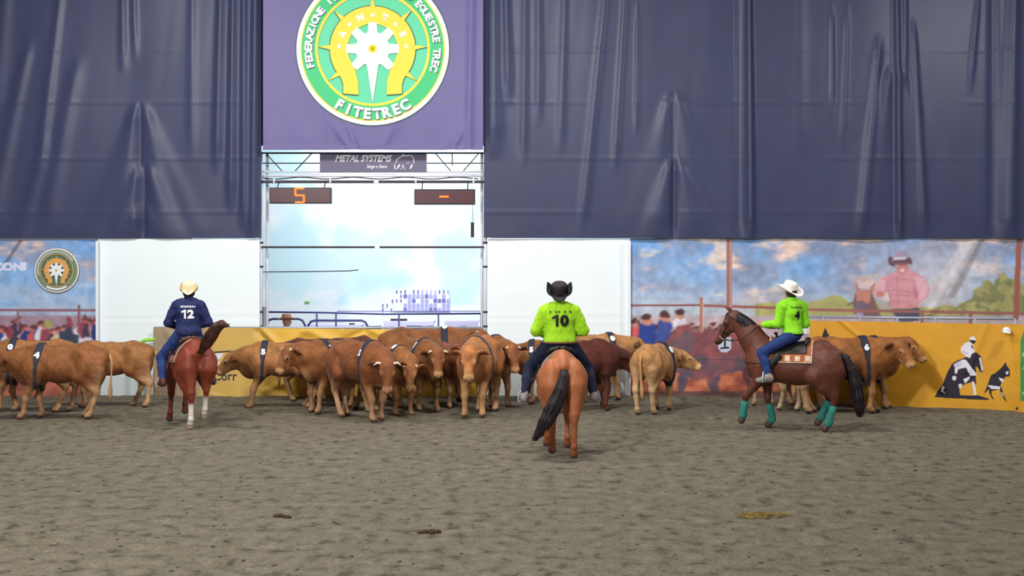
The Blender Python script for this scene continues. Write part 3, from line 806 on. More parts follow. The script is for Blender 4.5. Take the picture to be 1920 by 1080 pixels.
# sign
sd = GD-.035
sg = put('sponsor_sign', box((at(700, sd), sd, zat(304.5, sd)), (200*sd/F, .04, 36*sd/F)), M['signgrey']); tag(sg, 'grey sign with slanted white lettering hung on the gateway truss', 'sign')
def sign_text(s, px, py, h, slant, sx, parent, m, dd, bold=.03, name='lettering'):
    v, f = text(s, h, bold, sx); v = v+np.stack([v[:, 1]*slant, v[:, 1]*0], 1)
    X = (px+v[:, 0]-960)*dd/F; Z = CH-(py-v[:, 1]-HY)*dd/F
    return link(name, new_mesh(name, np.stack([X, np.full(len(v), dd), Z], 1), f, False), m, parent)
sign_text('METAL SYSTEMS', 682, 297, 13, .28, .86, sg, M['white'], sd-.025, .035)
sign_text('Energie in Genova'[:0]+'Serge e Steno', 707, 313, 9, .22, .72, sg, M['white'], sd-.025, .01)
def spt(pts, r):
    return tube([(at(x, sd), sd-.025, zat(y, sd)) for x, y in pts], r*sd/F, 6)
put('lion_outline', join(spt([(742, 308), (744, 300), (750, 295), (757, 292), (762, 293), (768, 291), (774, 294), (776, 300), (776, 307)], 1.2), spt([(755, 292), (758, 288)], 1.4),
    spt([(744, 318), (750, 309)], 2), spt([(752, 320), (756, 309), (759, 320)], 1.3), spt([(769, 318), (773, 309)], 2), spt([(740, 309), (741, 320)], 1.2), spt([(762, 307), (768, 305)], .8)), M['white'], sg, True)
# led displays
def led(px0, px1, py0, py1, ch, label):
    dd = GD-.25; cx = (px0+px1)/2; cy = (py0+py1)/2; k = dd/F
    o = put('led_display', box((at(cx, dd), dd, zat(cy, dd)), ((px1-px0)*k, .12, (py1-py0)*k)), M['ledcase']); tag(o, label, 'display')
    put('red_filter', box((at(cx, dd), dd-.065, zat(cy, dd)), ((px1-px0-5)*k, .01, (py1-py0-5)*k)), M['ledface'], o)
    seg = {'5': [(0, 13, 17, 3.2), (0, 0, 17, 3.2), (0, -13, 17, 3.2), (-8, 6.5, 3.4, 13), (8, -6.5, 3.4, 13)], '-': [(0, 0, 17, 3.2)]}[ch]
    for (u, v, a, b) in seg:
        put('lit_segment', box((at(cx-1+u, dd), dd-.075, zat(cy-v-.3, dd)), (a*k, .012, b*k)), M['led'], o)
    for x in (px0+14, px1-14):
        put('hanger', tube([(at(x, dd), dd, zat(py0, dd)), (at(x, dd), dd+.21, zat(340, dd))], .012, 6), M['darkbeam'], o)
led(506, 622, 352, 382, '5', 'hanging red display showing a lit 5')
led(777, 891, 355, 384, '-', 'hanging red display showing a lit dash')
o = put('control_box', join(box((at(886, GD-.1), GD-.15, zat(431, GD-.1)), (.07, .07, .32)), tube([(at(887, GD-.1), GD-.15, zat(416, GD)), (at(886, GD-.1), GD-.15, zat(384, GD))], .006, 6)), M['darkbeam'])
tag(o, 'slim dark control box dangling on a cable below the right display', 'control box')
# annex furniture seen through the gateway
AD = 31.5
A_ = lambda px, py, d=AD: (at(px, d), d, zat(py, d))
rl = empty('crowd_barrier', A_(700, 600)); tag(rl, 'blue tubular barrier rails in the bright annex behind the gateway', 'barrier')
def ap(name, vf, m, parent, base, smooth=True):
    v = [tuple(np.array(q)-np.array(base)) for q in vf[0]]; return put(name, (v, vf[1]), m, parent, smooth)
b_ = A_(700, 600)
ap('top_rail', tube([A_(498, 585), A_(600, 586), A_(720, 589), A_(902, 588)], .022), M['blueframe'], rl, b_)
ap('upper_rail', tube([A_(632, 583.5), A_(900, 583.5)], .010), M['lilac_d'], rl, b_)
for x in (594, 630, 748, 822, 902): ap('upright', tube([A_(x, 588), (at(x, AD), AD, 0)], .022), M['blueframe'], rl, b_)
for k_, (x0, x1) in enumerate(((500, 572), (578, 690))):
    y0 = 598 if k_ == 0 else 601
    ap('hoop_rail', tube([(at(x0, AD), AD-.2, 0), A_(x0, y0+9, AD-.2), A_(x0+5, y0+2, AD-.2), A_(x0+12, y0, AD-.2), A_(x1-12, y0, AD-.2), A_(x1-5, y0+3, AD-.2), A_(x1, y0+12, AD-.2), (at(x1, AD-.2), AD-.2, 0)], .028), M['blueframe'], rl, b_)
# stall tables
def table(px0, px1, py, d, label):
    z = zat(py, d); x0, x1 = at(px0, d), at(px1, d); t = empty('stall_table', ((x0+x1)/2, d, 0)); tag(t, label, 'table')
    w_ = x1-x0
    put('tabletop', box((0, 0, z), (w_, .7, .04)), M['cloth_lilac'], t)
    for sx in (-1, 1):
        for sy in (-1, 1): put('leg', box((sx*(w_/2-.05), sy*.3, z/2), (.04, .04, z)), M['blueframe'], t)
    put('cloth_skirt', box((0, -.355, z-.2), (w_, .01, .4)), M['cloth_lilac'], t)
    return t
table(585, 680, 610, 33.2, 'lilac-draped stall table left, behind the blue barrier')
table(722, 815, 603, 33.4, 'lilac-draped stall table in the middle, behind the blue barrier')
table(835, 898, 602, 33.0, 'lilac-draped stall table at the right end of the barrier')
for (x, y, w_, h_, rr, lab) in ((748, 600.2, 30, 5, 33.4, 'flat dark case on the middle stall table'), (660, 608, 9, 4, 33.2, 'small dark case at the left stall table')):
    o = put('case', box(A_(x, y, rr), (w_*rr/F, .25, h_*rr/F)), M['darkbeam']); tag(o, lab, 'case')
# folding chairs
def chair(px, d, rz, label):
    c = empty('folding_chair', (at(px, d), d, 0), rz); tag(c, label, 'chair')
    put('seat', box((0, 0, .72), (.4, .38, .04)), M['blueframe'], c); put('backrest', box((0, .2, 1.2), (.4, .03, .3)), M['blueframe'], c)
    for s_ in (-1, 1):
        put('leg', tube([(s_*.2, .22, 1.35), (s_*.2, -.2, 0)], .018, 6), M['darkbeam'], c); put('leg', tube([(s_*.2, -.17, .75), (s_*.2, .22, 0)], .018, 6), M['darkbeam'], c)
chair(706, 32.1, .5, 'dark blue stool-height chair left of the middle stall table')
chair(770, 32.2, -.4, 'dark blue stool-height chair at right end of middle stall table')
chair(812, 32.0, .9, 'dark blue stool-height chair between middle and right stall tables')
chair(880, 32.0, 1.2, 'dark blue stool-height chair at the right stall table')
# plate board
pb_d = 35.97
pb = put('notice_board', box((at(790, pb_d), pb_d, zat(566, pb_d)), (105*pb_d/F, .03, 36*pb_d/F)), M['whitepaint']); tag(pb, 'white rack of small lilac plates on the far annex wall', 'notice board')
rr_ = random.Random(5)
for j in range(5):
    y = 547+j*8.4
    for i in range(14):
        x = 736+i*8.0
        if (j == 0 and i < 1) or (j > 0 and i < 2 and rr_.random() < .4) or rr_.random() < .08: continue
        w_ = 6.4 if i > 2 and j > 0 else 2.6
        put('plate', box((at(x-(18 if i < 3 and j > 2 else 0), pb_d), pb_d-.025, zat(y, pb_d)), (w_*pb_d/F, .02, (6.6 if i > 2 else 5)*pb_d/F)), M['lilac' if rr_.random() < .75 and i > 2 else 'lilac_d'], pb)
o = put('wall_bracket', box(A_(576, 566, 35.97), (9*35.7/F, .05, 2.6*35.7/F)), M['greenpipe']); tag(o, 'tiny dark green bracket high on the annex wall', 'bracket')
o = put('annex_post', tube([(at(495, 31), 31, 0), A_(495, 575, 31)], .06), M['steel']); tag(o, 'grey annex post at the left foot of the gateway', 'post')

# ------------------------------------------------------------------ yellow banners on the fence
def fence(px0, d0, px1, d1, ztop, label, nposts, name='steel_fence', off=.14):
    x0, x1 = at(px0, d0), at(px1, d1)
    o = empty(name, (x0, d0+off, 0)); tag(o, label, 'fence')
    L = math.hypot(x1-x0, d1-d0); a = math.atan2(d1-d0, x1-x0); o.rotation_euler = (0, 0, a)
    for i in range(nposts):
        put('post', tube([(L*i/(nposts-1), 0, -.05), (L*i/(nposts-1), 0, ztop)], .024), M['steel'], o, True)
    for z in (.25, .55, .85, 1.15, ztop):
        put('rail', tube([(0, 0, z), (L, 0, z)], .024 if z == ztop else .017), M['steel'], o, True)
    return o
# right banner
RB0, RB1 = (at(1518, 25.9), 25.9), (at(1908, 24.25), 24.25)
def rpath(s):
    if s < .8:
        t = s/.8; x = RB0[0]+(RB1[0]-RB0[0])*t; y = RB0[1]+(RB1[1]-RB0[1])*t+.03*math.sin(t*math.pi)
    else:
        t = (s-.8)/.2; x = RB1[0]+1.3*t; y = RB1[1]-.55*t
    return (x, y)
S = Sheet(rpath, -.02, lambda s: 1.665-.03*s, 640, 200, (224, 164, 46))
def cv(pts): return [(1730+u/5.4, 600+v/5.4) for u, v in pts]
K = (44, 40, 54); W = (232, 228, 240)
S.fill(np.clip((fbm(S.px, S.py, 60, 14, 3)-.45)*4, 0, 1), (214, 152, 42), .5)
S.poly(cv([(120, 782), (150, 722), (205, 650), (245, 540), (300, 440), (350, 410), (430, 380), (490, 340), (540, 325), (590, 365), (606, 440), (610, 530), (585, 532), (560, 480), (535, 470), (545, 560), (535, 590), (545, 640), (528, 660), (505, 625), (430, 650), (390, 670), (372, 700), (380, 760), (470, 765), (560, 762), (675, 798), (660, 812), (400, 798)]), K)
S.poly(cv([(300, 640), (260, 690), (250, 740), (300, 745), (262, 715), (330, 670), (370, 640)]), K)
S.poly(cv([(200, 665), (185, 720), (230, 745), (205, 715), (225, 680)]), W)
S.poly(cv([(440, 655), (420, 700), (440, 740), (490, 745), (520, 720), (515, 665), (480, 640)]), (224, 164, 46))
S.poly(cv([(500, 620), (525, 630), (545, 760), (520, 765), (510, 690)]), W)
S.poly(cv([(418, 240), (470, 215), (505, 235), (525, 290), (522, 330), (500, 340), (478, 388), (430, 366), (384, 312), (388, 282)]), W)
S.poly(cv([(486, 262), (500, 250), (522, 300), (512, 300)]), K); S.poly(cv([(400, 300), (440, 330), (470, 330), (440, 350), (405, 320)]), (196, 192, 210)); S.poly(cv([(470, 200), (480, 175), (515, 165), (540, 185), (535, 205)]), W); S.poly(cv([(468, 205), (540, 205), (530, 238), (500, 240)]), K)
S.poly(cv([(400, 400), (435, 400), (540, 540), (550, 565), (480, 560), (440, 480), (360, 500), (345, 545), (325, 540), (325, 480), (370, 445)]), W)
S.poly(cv([(310, 450), (340, 430), (400, 400), (380, 460), (330, 490)]), (206, 206, 222)); S.ell(1730+320/5.4, 600+588/5.4, 4, 4.5, W)
S.poly(cv([(570, 375), (592, 390), (610, 500), (600, 525), (585, 450)]), W); S.poly(cv([(410, 600), (480, 570), (470, 600), (430, 645)]), W); S.poly(cv([(360, 650), (400, 645), (395, 690), (370, 690)]), W)
S.poly(cv([(655, 660), (690, 560), (740, 535), (800, 480), (840, 425), (850, 455), (880, 500), (885, 570), (840, 575), (810, 610), (790, 660), (840, 800), (860, 835), (835, 815), (800, 770), (780, 700), (700, 720), (700, 760), (725, 805), (700, 795), (675, 740), (670, 700), (620, 750), (640, 700)]), K)
S.poly(cv([(655, 660), (720, 665), (790, 675), (780, 698), (700, 700)]), W); S.poly(cv([(770, 580), (820, 600), (815, 630), (785, 615)]), W); S.poly(cv([(845, 520), (870, 520), (865, 550), (845, 550)]), W); S.poly(cv([(790, 730), (820, 735), (825, 780), (790, 770)]), (170, 150, 140))
S.poly([(1547, 614), (1538, 640), (1560, 640)], K)
S.poly([(1543, 645), (1548, 700), (1562, 720), (1556, 650)], K)
S.fill((S.px > 1913) & (S.py > 640-(S.px-1913)*3) & (S.py < 752), (70, 150, 80)); S.fill((S.px > 1917) & (S.py > 655) & (S.py < 740) & (fbm(S.px, S.py, 9, 3, 2) > .55), (150, 200, 120))
S.ell(1907, 766, 3, 3, (70, 50, 40))
pr = S.s/.8
S.off = .030*(fbm(S.px, S.py, 60, 15, 3)-.5)+.02*np.exp(-((S.px-1838+(S.py-640)*.4)/6)**2)*(S.py < 700)+.022*np.exp(-((S.px-1903-(S.py-640)*.12)/5)**2)+.02*np.exp(-((S.px-1580-(S.py-605)*1.2)/6)**2)*(S.py < 645)
yb = S.build('yellow_banner', M['print']); tag(yb, 'yellow banner with black and white cutting horse print, right side', 'banner')
fence(1480, 26.06, 1908, 24.25, 1.74, 'steel panel fence carrying the right yellow banner', 7, off=.13)
T = Solid(.03); c0 = V(at(1887, 24.2), 24.20, zat(619, 24.2)); T.ell(c0, (.075, .05, .06)); T.cone(c0+V(-.06, -.03, -.04), c0+V(.02, -.05, -.055), .035, .04, side=(0, 0, 1), f=.35); T.ell(c0+V(.05, 0, -.03), (.035, .03, .035)); Pc_, Qc_ = T.skin(.008); put_ = link('cloth_cap', new_mesh('cloth_cap', Pc_, Qc_), M['white']); tag(put_, 'white cloth cap hanging on the right yellow banner', 'cap')
o = put('fence_sign', box((at(1507, 25.9), 25.98, zat(611, 25.9)), (.27, .02, .32)), M['whitepaint']); tag(o, 'small white sign with red lettering on the fence behind horseback rider four', 'sign')
redm = mat('red_print', (196, 60, 74), rough=.6)
v, f = text('TR', .12, .05); link('lettering', new_mesh('lettering', np.stack([at(1507, 25.9)+v[:, 0], np.full(len(v), 25.965), zat(607, 25.6)+v[:, 1]], 1), f, False), redm, o)
# left banner
ld = 26.95
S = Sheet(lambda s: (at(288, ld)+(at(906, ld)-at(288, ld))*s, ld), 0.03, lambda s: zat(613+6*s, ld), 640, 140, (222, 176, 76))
S.col[:] = (208, 172, 92); S.fill(np.clip((S.px-470)/60, 0, 1), (228, 182, 74), 1)
S.fill(np.clip((392-S.px-(S.py-614)*.1)/10, 0, 1), (160, 140, 116), 1)  # taupe end and duller gold: uneven light painted into the banner colour
S.text('Corr', 422, 705, 18, (52, 48, 56), .9, .02)
S.poly([(393, 664), (420, 662), (414, 672), (400, 676)], (230, 226, 236)); S.poly([(394, 678), (412, 677), (410, 690), (398, 690)], (230, 222, 226))
S.line(394, 661, 480, 656, 2, (30, 28, 34)); S.line(438, 661, 480, 659, 1.5, (230, 220, 200)); S.line(400, 697, 436, 694, 1.2, (52, 48, 56))
def crease(x0, y0, x1, y1, w_, a):
    L = math.hypot(x1-x0, y1-y0); t = ((S.px-x0)*(x1-x0)+(S.py-y0)*(y1-y0))/L/L; dd = ((S.px-x0)*(y1-y0)-(S.py-y0)*(x1-x0))/L
    return a*np.exp(-(dd/w_)**2)*np.clip((t+.1)*5, 0, 1)*np.clip((1.1-t)*5, 0, 1)
S.off = (.03*(fbm(S.px, S.py, 50, 18, 3)-.5)+crease(480, 618, 512, 655, 6, -.05)+crease(492, 618, 530, 655, 6, .05)+crease(572, 616, 530, 660, 9, .05)+crease(572, 616, 640, 650, 9, .05)+crease(640, 640, 690, 617, 6, -.04)+crease(690, 617, 740, 640, 7, .04)
         + crease(395, 740, 425, 748, 5, .02)+crease(500, 725, 560, 745, 8, -.05)+crease(490, 735, 540, 715, 7, .05)+.02*np.sin(S.px*.06)*np.clip((S.py-700)/50, 0, 1)+crease(330, 640, 300, 700, 8, .03)+crease(310, 618, 345, 660, 8, .03))
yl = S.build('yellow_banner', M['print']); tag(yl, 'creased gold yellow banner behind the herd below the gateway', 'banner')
fence(286, ld, 906, ld, zat(613, ld)-.02, 'low steel fence holding the gold banner under the gateway', 8)
# green pipe loop
gpz = tube([(at(262, 26.9), 26.9, -.05), (at(262, 26.9), 26.9, zat(652, 26.9)), (at(264, 26.9), 26.9, zat(644, 26.9)), (at(270, 26.9), 26.9, zat(638.5, 26.9)), (at(278, 26.9), 26.9, zat(637, 26.9)), (at(300, 26.9), 27.05, zat(636.5, 26.9))], .038, 10)
o = put('green_pipe_gate', gpz, M['greenpipe'], None, True); tag(o, 'bright green bent pipe against the white sheet, left of gold banner', 'pipe')

# clods and straw on the sand
cl_v = []; rr_ = random.Random(3)
for i in range(520):
    y = 9+ (26-9)*rr_.random()**1.3; x = rr_.uniform(-.42, .42)*y; s_ = rr_.uniform(.008, .022)
    c = sphere((x, y, float(floor_h(x, y))+s_*.15), s_, 5, 3, (rr_.uniform(.8, 1.8), 1, .6)); cl_v.append(c)
o = put('sand_clods', join(*cl_v), M['clod'], None, True); tag(o, 'small damp clods scattered over the arena sand', 'clods', None, 'stuff')
def patch(px, py, name, m, n, rad, label):
    d_ = dist(py); x = at(px, d_); parts = []
    for i in range(n):
        a = rr_.uniform(0, 6.28); q = rad*math.sqrt(rr_.random()); s_ = rr_.uniform(.012, .03)
        xx, yy = x+q*math.cos(a), d_+q*.6*math.sin(a)
        if name == 'dung_pile': parts.append(sphere((xx, yy, float(floor_h(xx, yy))+.012), s_, 7, 5, (1.3, 1, .8)))
        else:
            b = rr_.uniform(0, 3.14); l_ = rr_.uniform(.04, .1); z_ = float(floor_h(xx, yy))+.012
            parts.append(tube([(xx-l_*math.cos(b), yy-l_*math.sin(b), z_), (xx, yy, z_+.012), (xx+l_*math.cos(b), yy+l_*math.sin(b), z_)], .004, 4))
    o = put(name, join(*parts), m, None, True); tag(o, label, 'dung' if name == 'dung_pile' else 'straw', None, 'stuff')
patch(530, 968, 'dung_pile', M['dung'], 26, .09, 'small dark brown dropping on the sand in the left foreground')
patch(803, 998, 'dung_pile', M['dung'], 14, .10, 'crumbled dark dropping on the sand in the centre foreground')
patch(1428, 968, 'straw_wisps', M['straw'], 60, .28, 'wisps of yellow straw on the sand in the right foreground')

# ------------------------------------------------------------------ CATTLE
def mixc(col, P, c, r, tgt, a=1.0, sc_=(1, 1, 1)):
    d_ = np.linalg.norm((P-np.asarray(c))/np.asarray(sc_), axis=1); w_ = np.clip((r-d_)/(r*.45), 0, 1)*a
    return col*(1-w_[:, None])+np.asarray(tgt)*w_[:, None]

def wrap_text(solid, s, h, base, nrm, up, m, name, parent, bold=.03, sx=1.0, infl=.012, groups=None, label=None):
    v, f = digits(s, h, bold, sx); v, f = split_long(v, f, .03)
    nrm = unit(nrm); up = unit(np.asarray(up)-nrm*(np.asarray(up)@nrm)); rt = np.cross(up, nrm)
    O = np.asarray(base)+nrm*.35+v[:, :1]*rt+v[:, 1:2]*up
    P = solid.hit(O, np.tile(-nrm, (len(O), 1)), .8, groups, infl)
    P = P+nrm*.005
    o = link(name, new_mesh(name, P, f, True), m, parent)
    if label: o['label'] = label
    return o

CS = .86
def cow(label, px, py, heading, scale=1.0, neck=(0, 0), head=(0, 45), legs=None, number=None, side=1, horns=0.0, coat=(172, 110, 64),
        belly=None, pale=(222, 178, 132), strap=.34, seed=0, num_el=50, ears=0.0, dark=(126, 66, 38), plate=False, d=None, num_h=.12):
    """neck=(yaw,elevation) head=(yaw,pitch down) degrees, heading in the ground plane"""
    d = d or dist(py); x = at(px, d)
    r = random.Random(seed+11); B = Solid(.055)
    fat = r.uniform(.95, 1.05)
    # trunk
    B.ell((0.0, 0, .97), (.64, .26*fat, .285)); B.ell((-.02, 0, .90), (.40, .285*fat, .265)); B.ell((.42, 0, .93), (.30, .225, .335)); B.ell((-.54, 0, 1.03), (.32, .235, .265))
    B.chain([(-.80, 0, 1.15), (-.45, 0, 1.235), (0, 0, 1.20), (.42, 0, 1.24)], [.07, .085, .09, .085], k=.10)
    for s_ in (-1, 1):
        B.ell((-.42, s_*.175, 1.165), (.09, .07, .06), k=.14); B.ell((-.78, s_*.11, 1.10), (.07, .06, .08), k=.08)
    # legs
    lg = legs or {}
    L = {}
    for key, front, s_ in (('fl', 1, 1), ('fr', 1, -1), ('hl', 0, 1), ('hr', 0, -1)):
        dx, lift = lg.get(key, (r.uniform(-.1, .1), 0.0))
        if front:
            y = s_*.16; fe = V(.47+dx, y*.88, .115+lift); kn = V(.49+dx*.5+lift*.7, y*.92, .39+lift*.75); el = V(.40+dx*.1, s_*.165, .70)
            B.ell((.43, s_*.165, .93), (.19, .10, .27), k=.09)
            B.cone((.42, s_*.165, .90), el, .13, .105, k=.08); B.cone(el, kn, .095, .056, k=.05); B.cone(kn, kn-(kn-fe)*.12, .058, .052, k=.03); B.cone(kn, fe, .048, .042, k=.03)
            to = fe+V(.045+lift*-.2, 0, -.08)
        else:
            y = s_*.155; fe = V(-.60+dx, y*.9, .125+lift); hk = V(-.70+dx*.62, y*.95, .47+lift*.7); stf = V(-.40+dx*.25, s_*.185, .76+lift*.2)
            B.ell((-.58, s_*.14, .93), (.22, .13, .29), k=.09); B.cone((-.55, s_*.15, .95), stf, .17, .12, k=.08)
            B.cone(stf, hk, .115, .056, k=.06); B.cone((-.70, s_*.14, .85), hk+V(-.01, 0, .05), .10, .045, k=.07); B.cone(hk, fe, .05, .043, k=.03)
            to = fe+V(.05, 0, -.085)
        B.cone(fe, to+V(0, 0, .03), .048, .05, k=.03); B.cone(to+V(-.015, 0, .015), to+V(.02, 0, .005), .052, .046, k=.02)
        L[key] = (fe, to)
    # neck and head
    ny, ne = math.radians(neck[0]), math.radians(neck[1]); N0 = V(.52, 0, 1.02)
    nd = V(math.cos(ne)*math.cos(ny), math.cos(ne)*math.sin(ny), math.sin(ne)); Pl = N0+nd*.44+V(0, 0, .10)
    mid = V(.62, 0, 1.03)*.5+(N0+nd*.24+V(0, 0, .05))*.5
    B.cone((.40, 0, 1.02), mid, .25, .205, side=(0, 1, 0), f=.8, k=.12); B.cone(mid, Pl-nd*.04, .20, .135, k=.10)
    B.cone((.30, 0, 1.20), Pl+V(0, 0, .02), .10, .08, k=.12)
    B.cone((.62, 0, .74), Pl-nd*.1-V(0, 0, .14), .10, .06, side=(0, 1, 0), f=.6, k=.12); B.ell((.62, 0, .80), (.15, .12, .17), k=.1)
    hy, hp = math.radians(neck[0]+head[0]), math.radians(head[1])
    H = V(math.cos(hp)*math.cos(hy), math.cos(hp)*math.sin(hy), -math.sin(hp)); U = V(math.sin(hp)*math.cos(hy), math.sin(hp)*math.sin(hy), math.cos(hp)); Sd = np.cross(U, H)
    q = lambda h, s_, u: Pl+H*h+Sd*s_+U*u
    B.ell(q(.03, 0, .02), (.12, .125, .105), ax=[H, Sd, U], k=.05)
    B.cone(q(.05, 0, .03), q(.34, 0, .0), .118, .078, side=Sd, f=.95, k=.04); B.cone(q(.04, 0, -.095), q(.31, 0, -.065), .104, .062, side=Sd, f=.85, k=.05)
    B.ell(q(.395, 0, -.026), (.058, .090, .078), ax=[H, Sd, U], k=.03)
    B.ell(q(-.02, 0, .085), (.06, .085, .05), ax=[H, Sd, U], k=.05)
    for s_ in (-1, 1):
        B.ell(q(.15, s_*.088, .055), (.06, .035, .04), ax=[H, Sd, U], k=.04)
        e0 = q(-.01, s_*.10, .02); e1 = q(-.04, s_*.21, .01-ears); e2 = q(-.02, s_*.335, -.03-ears*2)
        B.cone(e0, e1, .034, .074, side=H, f=.40, k=.02); B.cone(e1, e2, .074, .018, side=H, f=.40, k=.015)
    P, Q = B.skin(.0165, post=lambda X, Y, Z, D: D+.004*wob(X, Y, Z, 7, seed)+.0025*wob(X, Y, Z, 19, seed+2)*(Z > .5))
    base = lin(np.array(coat)*CS); pal = lin(np.array(pale)*.95); dk = lin(np.array(dark)*CS)
    col = np.tile(base, (len(P), 1))
    n = wob(P[:, 0], P[:, 1], P[:, 2], 3.2, seed)*.5+wob(P[:, 0], P[:, 1], P[:, 2], 9, seed+3)*.3
    col = col*(1+.24*n[:, None])
    def blend(w_, c): 
        nonlocal col
        col = col*(1-w_[:, None])+c*w_[:, None]
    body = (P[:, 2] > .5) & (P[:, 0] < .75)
    blend(np.clip((.95-P[:, 2])/.30, 0, 1)*np.clip((P[:, 2]-.55)/.1, 0, 1)*.7*body, dk)  # belly and brisket shade painted into the coat colour
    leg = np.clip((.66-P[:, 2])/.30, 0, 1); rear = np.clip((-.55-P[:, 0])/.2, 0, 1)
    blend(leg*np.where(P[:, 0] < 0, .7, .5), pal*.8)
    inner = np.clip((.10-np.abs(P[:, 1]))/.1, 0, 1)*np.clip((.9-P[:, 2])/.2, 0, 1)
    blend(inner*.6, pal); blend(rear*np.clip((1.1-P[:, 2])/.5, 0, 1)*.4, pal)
    hf = np.clip((.070-P[:, 2])/.015, 0, 1); blend(hf, lin((92, 70, 56)))
    for s_ in (-1, 1):
        col = mixc(col, P, q(.15, s_*.10, .045), .058, pal, .5)
        col = mixc(col, P, q(-.0, s_*.25, -.01-ears), .12, dk*.6, .75)
    col = mixc(col, P, q(.10, 0, .14), .10, dk, .35); col = mixc(col, P, q(.40, 0, -.03), .11, pal*1.25*np.array([1, .92, .88]), 1.0)
    col = mixc(col, P, q(.25, 0, -.1), .09, pal, .5)
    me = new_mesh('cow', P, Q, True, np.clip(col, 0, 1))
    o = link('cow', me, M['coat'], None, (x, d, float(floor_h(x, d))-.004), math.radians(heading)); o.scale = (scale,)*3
    tag(o, label, 'cow', 'cattle herd')
    # eyes, nostrils
    for s_ in (-1, 1):
        put('eye', sphere(q(.155, s_*.114, .048), .023, 8, 6), M['eye'], o, True)
        put('nostril', sphere(q(.444, s_*.042, -.004), .014, 8, 5), M['nostril'], o, True)
        if horns:
            a = q(-.01, s_*.075, .08); b = q(-.02, s_*(.075+horns*.7), .095); c = q(.03, s_*(.075+horns*1.15), .12)
            put('horn', tube([a, b, c], [.026, .019, .006], 8), M['horn'], o, True)
    # tail
    sw = r.uniform(-.06, .06)
    tl = tube([(-.80, 0, 1.17), (-.88, 0, 1.13), (-.915, sw*.2, 1.0), (-.905, sw*.5, .80), (-.89, sw, .62), (-.885, sw*1.3, .52), (-.88, sw*1.5, .40), (-.88, sw*1.6, .30)], [.030, .028, .022, .018, .022, .040, .034, .006], 8)
    put('tail', tl, M['tail'], o, True)
    # harness
    if strap is not None:
        x0 = strap
        def post(X, Y, Z, D):
            w_ = .028+.035*np.clip((Z-.95)/.2, 0, 1)
            return np.maximum(D, np.abs(X-x0-.06*(1.0-Z))-w_)
        Pn, Qn = B.skin(.012, infl=.017, post=post, lo=(x0-.12, -.5, .5), hi=(x0+.12, .5, 1.5))
        if len(Pn):
            h = link('number_harness', new_mesh('number_harness', Pn, Qn), M['strap'], o)
            if number is not None:
                a = math.radians(num_el); nr = V(0, side*math.cos(a), math.sin(a))
                bs = V(x0-.01, 0, .96)+nr*.3
                up = V(0, -side*math.sin(a), math.cos(a))
                if plate:
                    gx, gy = [], []
                    vv = [(.052*math.cos(t), .068*math.sin(t)) for t in np.linspace(0, 2*math.pi, 24, endpoint=False)]+[(0, 0)]
                    ff = [(i, (i+1) % 24, 24) for i in range(24)]; rt = np.cross(unit(up), unit(nr)); va = np.array(vv)
                    PP = B.hit(bs+nr*.35+va[:, :1]*rt+va[:, 1:]*up, np.tile(-nr, (25, 1)), .8, None, .022)
                    link('number_plate', new_mesh('number_plate', PP+nr*.002, ff), M['white'], h)
                    pass
                else:
                    wrap_text(B, number, num_h, bs, nr, up, M['white'], 'number', h, .07, 1.1, .021)
    return o

st = lambda fl=(0, 0), fr=(0, 0), hl=(0, 0), hr=(0, 0): dict(fl=fl, fr=fr, hl=hl, hr=hr)
RED = (154, 96, 52); ORG = (180, 122, 70); BLOND = (206, 148, 92); DARK = (112, 58, 44)
# left group (facing left: their left side is towards the camera)
cow('reddish brown cow numbered 4, nearest on the left, walking left', 113, 785, 181, 1.0, (0, -8), (0, 35), st((.14, 0), (-.10, 0), (.02, 0), (.16, .02)), '4', 1, 0, RED, seed=1, num_el=38)
cow('brown cow with white 0 tag behind the cow numbered 4', 62, 773, 181, 1.03, (0, -4), (0, 30), st((.1, 0), (-.12, 0), (.1, 0), (-.05, 0)), '0', 1, 0, ORG, seed=2, num_el=48)
cow('ginger cow alone before the white sheet, rump behind the navy rider', 207, 763, 183, .98, (0, -5), (0, 30), st((.0, 0), (.1, 0), (-.16, 0), (.14, 0)), None, 1, 0, ORG, strap=None, seed=3)
cow('light brown cow numbered 5, head lowered leftwards by the gold banner', 528, 764, 184, .98, (0, -16), (0, 40), st((.10, 0), (.16, 0), (0, 0), (.1, 0)), '5', 1, 0, ORG, seed=4, num_el=36, pale=(212, 168, 130))
cow('dark-eared cow almost hidden behind the cow numbered 5', 645, 0, 180, .97, (0, 12), (-20, 25), None, None, 1, 0, DARK, strap=None, seed=5, d=25.75, dark=(60, 30, 26))
cow('brown cow numbered 1, head turned to look left', 624, 771, 238, 1.02, (-34, 0), (14, 52), st((.08, 0), (-.06, 0), (.05, 0), (-.1, 0)), '1', 1, .10, RED, seed=6, num_el=48)
cow('dark brown cow behind the herd facing right against gold banner', 600, 0, 0, .96, (0, 18), (10, 20), None, None, -1, 0, DARK, strap=None, seed=7, d=26.35)
cow('horned chestnut cow numbered 2 at the front, head low to the camera', 678, 786, 310, 1.05, (-14, -22), (-22, 68), st((-.12, .0), (.06, 0), (-.12, 0), (.14, 0)), '2', -1, .13, (148, 88, 48), seed=8, num_el=38, pale=(226, 180, 138))
cow('young brown cow with low head between the cows numbered 2 and 0', 728, 775, 312, .96, (-20, -24), (-25, 60), st((.05, 0), (-.05, 0), (0, 0), (.1, 0)), '', -1, .05, (166, 106, 60), seed=9, num_el=75, plate=True)
cow('horned red cow with white 0 tag in mid herd, facing the camera', 783, 768, 299, 1.03, (-6, -6), (-16, 55), st((.05, 0), (-.12, 0), (0, 0), (.1, 0)), '0', -1, .09, RED, seed=10, num_el=52, num_h=.15)
